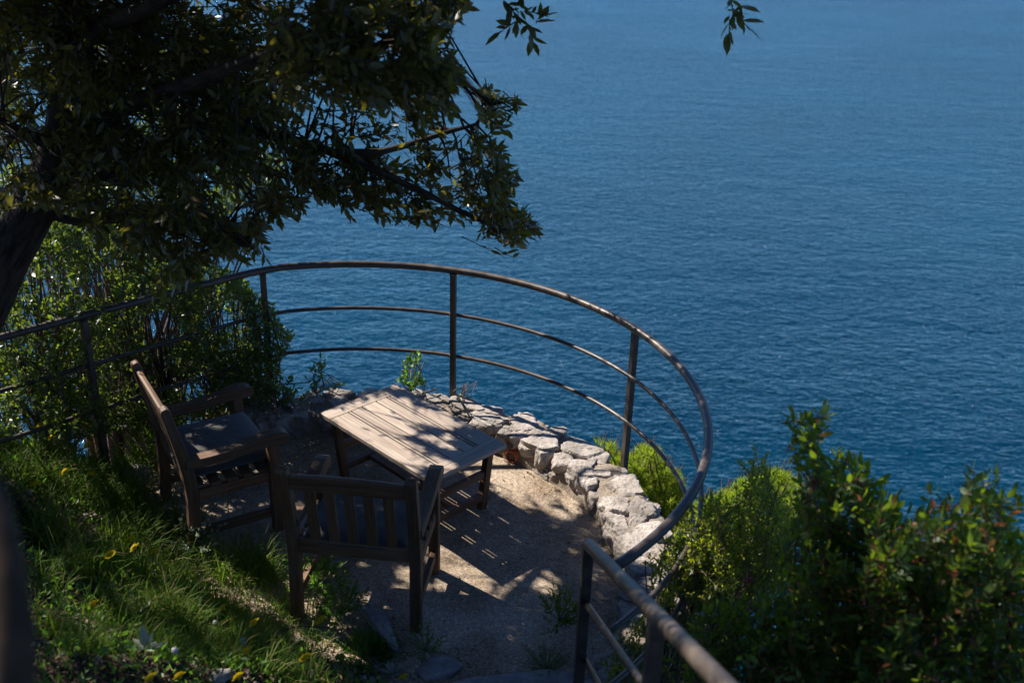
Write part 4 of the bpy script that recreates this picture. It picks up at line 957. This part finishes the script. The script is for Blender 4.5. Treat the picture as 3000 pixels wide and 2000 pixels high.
TU = [(590, 1300, 260, .26), (520, 1310, 200, .24), (610, 1335, 160, .2), (450, 1270, 160, .22), (170, 1110, 300, .24), (230, 1150, 260, .24), (110, 1100, 220, .2), (60, 1080, 160, .18), (300, 1250, 180, .26), (660, 1400, 140, .18), (350, 1010, 120, .42), (390, 1040, 90, .42), (330, 1060, 120, .36), (420, 1200, 140, .26), (200, 1300, 200, .28), (120, 1220, 200, .3), (330, 1400, 140, .2), (560, 1450, 120, .18), (700, 1480, 120, .16)]
for x, y, n_, l_ in TU:
    c_ = march(x * K, y * K, .05); xy = c_[:2] + rb.normal(size=(n_, 2)) * .07; g2 = np.stack([xy[:, 0], xy[:, 1], np.maximum(terrain(xy[:, 0], xy[:, 1]), -.02)], 1)
    gp_ = np.vstack([gp_, g2]); clen = np.concatenate([clen, l_ * rb.uniform(.6, 1.2, n_)]); NG += n_
blades(gp_, clen, rb.uniform(.0025, .0055, NG), (.12, .62), M['grass'], 'grass')
hp = bank_points(12000, .0, 2.7); hd = unit(rb.normal(size=hp.shape) * .7 + np.array([.2, .3, .6]))
hp[:, 2] += rb.uniform(0, .07, len(hp))
hl_ = rb.uniform(.010, .03, len(hp)) * rb.choice([.7, 1, 1.6], len(hp)); tag(leaves_mesh('weeds', hp, hd, unit(rb.normal(size=hp.shape) + np.array([0, 0, 1.5])), hl_, hl_ * .5, M['herb'], None, False), kind='stuff')
lp = bank_points(7500, -.15); lp[:, 2] += rb.uniform(.0, .02, len(lp)); ld_ = unit(rb.normal(size=lp.shape) * np.array([1, 1, .25])); ll_ = rb.uniform(.015, .05, len(lp))
tag(leaves_mesh('leaf_litter', lp, ld_, unit(rb.normal(size=lp.shape) * .5 + np.array([0, 0, 1.])), ll_, ll_ * .4, M['litter'], None, False), kind='stuff')
# crumbs, bits of leaf and grit on the terrace floor
fn = 5200; fa = rb.uniform(0, 6.28, fn); fr = 1.52 * np.sqrt(rb.random(fn)); fp = np.stack([CX + fr * np.cos(fa), CY + fr * np.sin(fa), np.full(fn, .004)], 1)
near_edge = np.exp(-((edge_dist(fp[:, 0], fp[:, 1]) + .05) / .35) ** 2) + np.exp(-((1.5 - np.hypot(fp[:, 0] - CX, fp[:, 1] - CY)) / .09) ** 2); fp = fp[(rb.random(fn) < near_edge * .9 + .05) & (edge_dist(fp[:, 0], fp[:, 1]) < .05)]
fl_ = rb.uniform(.008, .03, len(fp)); tag(leaves_mesh('floor_litter', fp, unit(rb.normal(size=fp.shape) * np.array([1, 1, .12])), unit(rb.normal(size=fp.shape) * .3 + np.array([0, 0, 1.])), fl_, fl_ * .35, M['litter'], None, False), kind='stuff')
V0, F0 = ico(); ib = bmesh.new(); bmesh.ops.create_icosphere(ib, subdivisions=1, radius=1); V0 = np.array([v.co[:] for v in ib.verts]); F0 = np.array([[v.index for v in f.verts] for f in ib.faces]); ib.free()
pb = np.concatenate([bank_points(420, -.1, 1.2), bank_points(500, -.05, .5)]); sz = rb.uniform(.006, .022, len(pb)); sc = rb.uniform(.6, 1.2, (len(pb), 1, 3))
Vp = V0[None] * sc * sz[:, None, None] * (1 + .25 * rb.normal(size=(len(pb), len(V0), 1)).clip(-1, 1)) + pb[:, None] + np.array([0, 0, .004])
Fp = (np.arange(len(pb))[:, None, None] * len(V0) + F0[None]).reshape(-1, 3)
tag(np_mesh('pebbles', Vp.reshape(-1, 3), Fp, M['pebble'], None, False, {'lv': np.repeat(rb.random(len(pb)), len(V0))}), kind='stuff')

def mound(name, label, px, py, rad, n, LL, mat, ratio=.5, h=.6, nl=10, z=None, twl=(.05, .1)):
    P0 = march(px, py) if z is None else G(px, py, z); rg = np.random.default_rng(int(px + py))
    v = unit(rg.normal(size=(n, 3))); v[:, 2] = np.abs(v[:, 2]); P = v * rad * rg.uniform(.35, .95, (n, 1)) * np.array([1, 1, h])
    a, b_, c_, l_, i_, E_ = grow(P, v + np.array([0, 0, .4]), rg.uniform(*twl, n), nl, LL, rg, (.5, 1.2), .03, .5)
    th_ = thing(name, label, 'plant', tuple(P0))
    leaves_mesh('foliage', a, b_, c_, l_, l_ * ratio, mat, th_, False)
    sticks_mesh('stems', np.concatenate([np.zeros((n, 3)), P]), np.concatenate([P, E_]), .0016, .001, M['stem'], th_)
mound('spurge_clump', 'rounded bright green cushion plant at the lower edge of the bank', 1085, 1925, .11, 170, .016, M['herb'], .45, .8, 14)
mound('herb_clump', 'dark leafy herb at the foot of the nearer chair\'s left leg', 930, 1720, .12, 60, .035, M['herb'], .38, 1.3, 8, .05)
mound('herb_clump', 'low trailing herb under the rear of the nearer chair', 1000, 1790, .11, 60, .022, M['herb'], .45, .7, 9, .03)
mound('trailing_weed', 'grey green trailing weed beside the side facing chair\'s near rear leg', 570, 1590, .10, 26, .030, M['pale_leaf'], .5, 1.0, 6, .08, (.06, .14))
mound('floor_weed', 'straggly weed growing from the floor near the pitted grey stone', 1245, 1905, .07, 30, .018, M['herb'], .5, 1.4, 7, .02)
mound('gate_plant', 'small shrubby plant with dull red tips beside the handrail post', 1640, 1820, .12, 44, .03, M['lentisk_leaf'], .4, 1.1, 8, .1)
mound('wild_carrot', 'feathery green plant at the bottom edge near the handrail', 1600, 1960, .09, 40, .014, M['herb'], .3, .9, 10, .0)
# felted mullein rosettes
def rosette(label, px, py, n, L, spread):
    P0 = march(px, py, .02); rg = np.random.default_rng(int(px)); az = np.arange(n) * 2.4 + rg.uniform(0, 1); el = rg.uniform(.25, 1.1, n)
    d_ = np.stack([np.cos(az) * np.cos(el), np.sin(az) * np.cos(el), np.sin(el)], 1); nn_ = np.stack([-np.cos(az) * np.sin(el), -np.sin(az) * np.sin(el), np.cos(el)], 1)
    th_ = thing('mullein', label, 'plant', tuple(P0)); ll = L * rg.uniform(.7, 1.1, n)
    leaves_mesh('foliage', d_ * .01, d_, nn_ + rg.normal(size=nn_.shape) * .2, ll, ll * .42, M['pale_leaf'], th_, True, .2)
rosette('pale felted rosette with one upright pointed leaf in the grass', 400, 1800, 9, .11, 1)
rosette('pale felted leaves low in the grass under the upright rosette', 425, 1905, 8, .09, 1)
rosette('silvery narrow leaf tuft at the bottom edge by the cushion plant', 1150, 1975, 14, .06, 1)

# yellow flowers
FL = [(121, 1245, 'yellow flower in front of the pale rock under the railing'), (153, 1282, 'yellow flower just below the one in front of the pale rock'),
      (257, 1303, 'yellow flower nodding left of the side facing chair\'s rear leg'), (264, 1239, 'yellow flower below the leftmost visible railing post'),
      (192, 1381, 'wide open yellow flower at the top of the sunlit grass patch'), (268, 1389, 'yellow flower on a bent stem right of the wide open one'), (102, 1419, 'yellow flower alone near the left edge of the sunlit grass'),
      (381, 1583, 'upper of two touching yellow flowers in mid bank'), (396, 1605, 'lower of two touching yellow flowers in mid bank'), (323, 1625, 'slanting yellow flower left of the touching pair'), (455, 1615, 'yellow flower on a pale curved stem right of the touching pair'),
      (276, 1772, 'yellow flower left of the pale felted rosette'), (655, 1782, 'small yellow flower above the white seed heads'), (746, 1825, 'yellow flower up the bank from the largest seed head'),
      (942, 1816, 'yellow flower on a long straight stem above the pebbles'), (723, 1910, 'yellow flower seen edge on right below the largest seed head'), (895, 1927, 'yellow flower beside the bluish stone'),
      (442, 1987, 'large blurred yellow flower at the bottom edge, left one of a pair'), (527, 1982, 'large blurred yellow flower at the bottom edge, right one of a pair'), (699, 1984, 'yellow flower at the bottom edge below the seed heads'), (1183, 1984, 'yellow flower by the silvery tuft at the bottom edge')]
rf = np.random.default_rng(71)
def flower_mesh():
    b = MB(); n = 18
    for ring, (r0_, r1_, z0_, z1_) in enumerate(((.003, .0165, .002, .004), (.002, .011, .004, .008))):
        for k in range(n):
            a = 2 * math.pi * (k + .5 * ring) / n; c_, s_ = math.cos(a), math.sin(a); wv = .0034 - ring * .001
            b._add([(c_ * r0_ - s_ * -wv * .4, s_ * r0_ + c_ * -wv * .4, z0_), (c_ * r0_ - s_ * wv * .4, s_ * r0_ + c_ * wv * .4, z0_), (c_ * r1_ - s_ * wv * .8, s_ * r1_ + c_ * wv * .8, z1_), (c_ * r1_ * 1.06, s_ * r1_ * 1.06, z1_ - .0005), (c_ * r1_ + s_ * wv * .8, s_ * r1_ - c_ * wv * .8, z1_)], [(0, 1, 2, 3, 4)], [(0, 0, 0)] * 5)
    for k in range(10):                               # short florets filling the middle
        a = 2 * math.pi * k / 10 + .2; c_, s_ = math.cos(a), math.sin(a)
        b._add([(0, 0, .0105), (c_ * .0075 - s_ * .0026, s_ * .0075 + c_ * .0026, .0095), (c_ * .0085, s_ * .0085, .010), (c_ * .0075 + s_ * .0026, s_ * .0075 - c_ * .0026, .0095)], [(0, 1, 2, 3)], [(0, 0, 0)] * 4)
    b.tube([(0, 0, -.004), (0, 0, .003), (0, 0, .006)], [.004, .006, .0045], 8); return b
proto = None
for i, (px, py, lab) in enumerate(FL):
    P = march(px, py, .24 if py < 1700 else .21); ground = float(terrain(P[0], P[1])); hgt = max(P[2] - ground, .05)
    root = thing('yellow_flower', lab, 'flower', (P[0], P[1], ground), rf.uniform(0, 6.28), 'yellow flowers in the grass')
    lean_ = rf.normal(size=2) * .015
    b = MB(); b.tube([(-lean_[0], -lean_[1], -.01), (lean_[0] * .5, lean_[1] * .5, hgt * .55), (0, 0, hgt)], [.0016, .0014, .0013], 6); b.build('stem', M['stem'], root)
    if proto is None: proto = flower_mesh().build('flower_head', M['petal'], root); hd_ = proto
    else: hd_ = proto.copy(); COL.objects.link(hd_); hd_.parent = root
    hd_.location = (0, 0, hgt); root.rotation_euler = (0, 0, 0); nv = Vector((S[0] * 1.1, S[1] * 1.1, .62)) + Vector(rf.normal(size=3) * .22); hd_.rotation_euler = nv.to_track_quat('Z', 'Y').to_euler(); k_ = 1.5 if py < 1500 else 1.6; hd_.scale = (k_, k_, k_)
SH = [(712, 1878, 'largest white fluffy seed head, beside an edge on yellow flower', .017), (512, 1904, 'white seed head low in the grass right of the pale felted leaves', .012), (631, 1823, 'small white seed head below the small yellow flower', .011)]
for px, py, lab, r_ in SH:
    P = march(px, py, .10); ground = float(terrain(P[0], P[1])); hgt = P[2] - ground; root = thing('seed_head', lab, 'seed head', (P[0], P[1], ground), 0, 'white seed heads in the grass')
    b = MB(); b.tube([(0.01, 0, -.01), (0, 0, hgt)], .0013, 6); b.build('stem', M['stem'], root)
    v = unit(rf.normal(size=(260, 3))); A = np.zeros((260, 3)) + np.array([0, 0, hgt]); B = A + v * r_; tips = unit(np.cross(v, rf.normal(size=v.shape))) * .004
    np_mesh('fluff', np.concatenate([np.stack([B - tips, B + tips, B + v * .001 - np.cross(tips, v)], 1).reshape(-1, 3)]), np.arange(780).reshape(-1, 3), M['fluff'], root)

# loose twigs
def twig(label, pts_, r_, z):
    P = [G(x, y, z) for x, y in pts_]; c = np.mean(P, 0); th_ = MB(); th_.tube([p - c for p in P], r_, 6); o = th_.build('twig', M['twig']); o.location = tuple(c); tag(o, label, 'twig')
twig('thin curved twig on the floor beside the table leg', [(1375, 1476), (1405, 1473), (1428, 1462), (1442, 1444), (1449, 1434)], .003, .006)
twig('short dry stick lying on top of the wall near the railing post', [(1238, 1150), (1262, 1145), (1279, 1138)], .006, .2)
twig('long dry straw lying across the pebbles on the bank', [(820, 1845), (880, 1833), (940, 1836), (1000, 1846)], .003, .14)
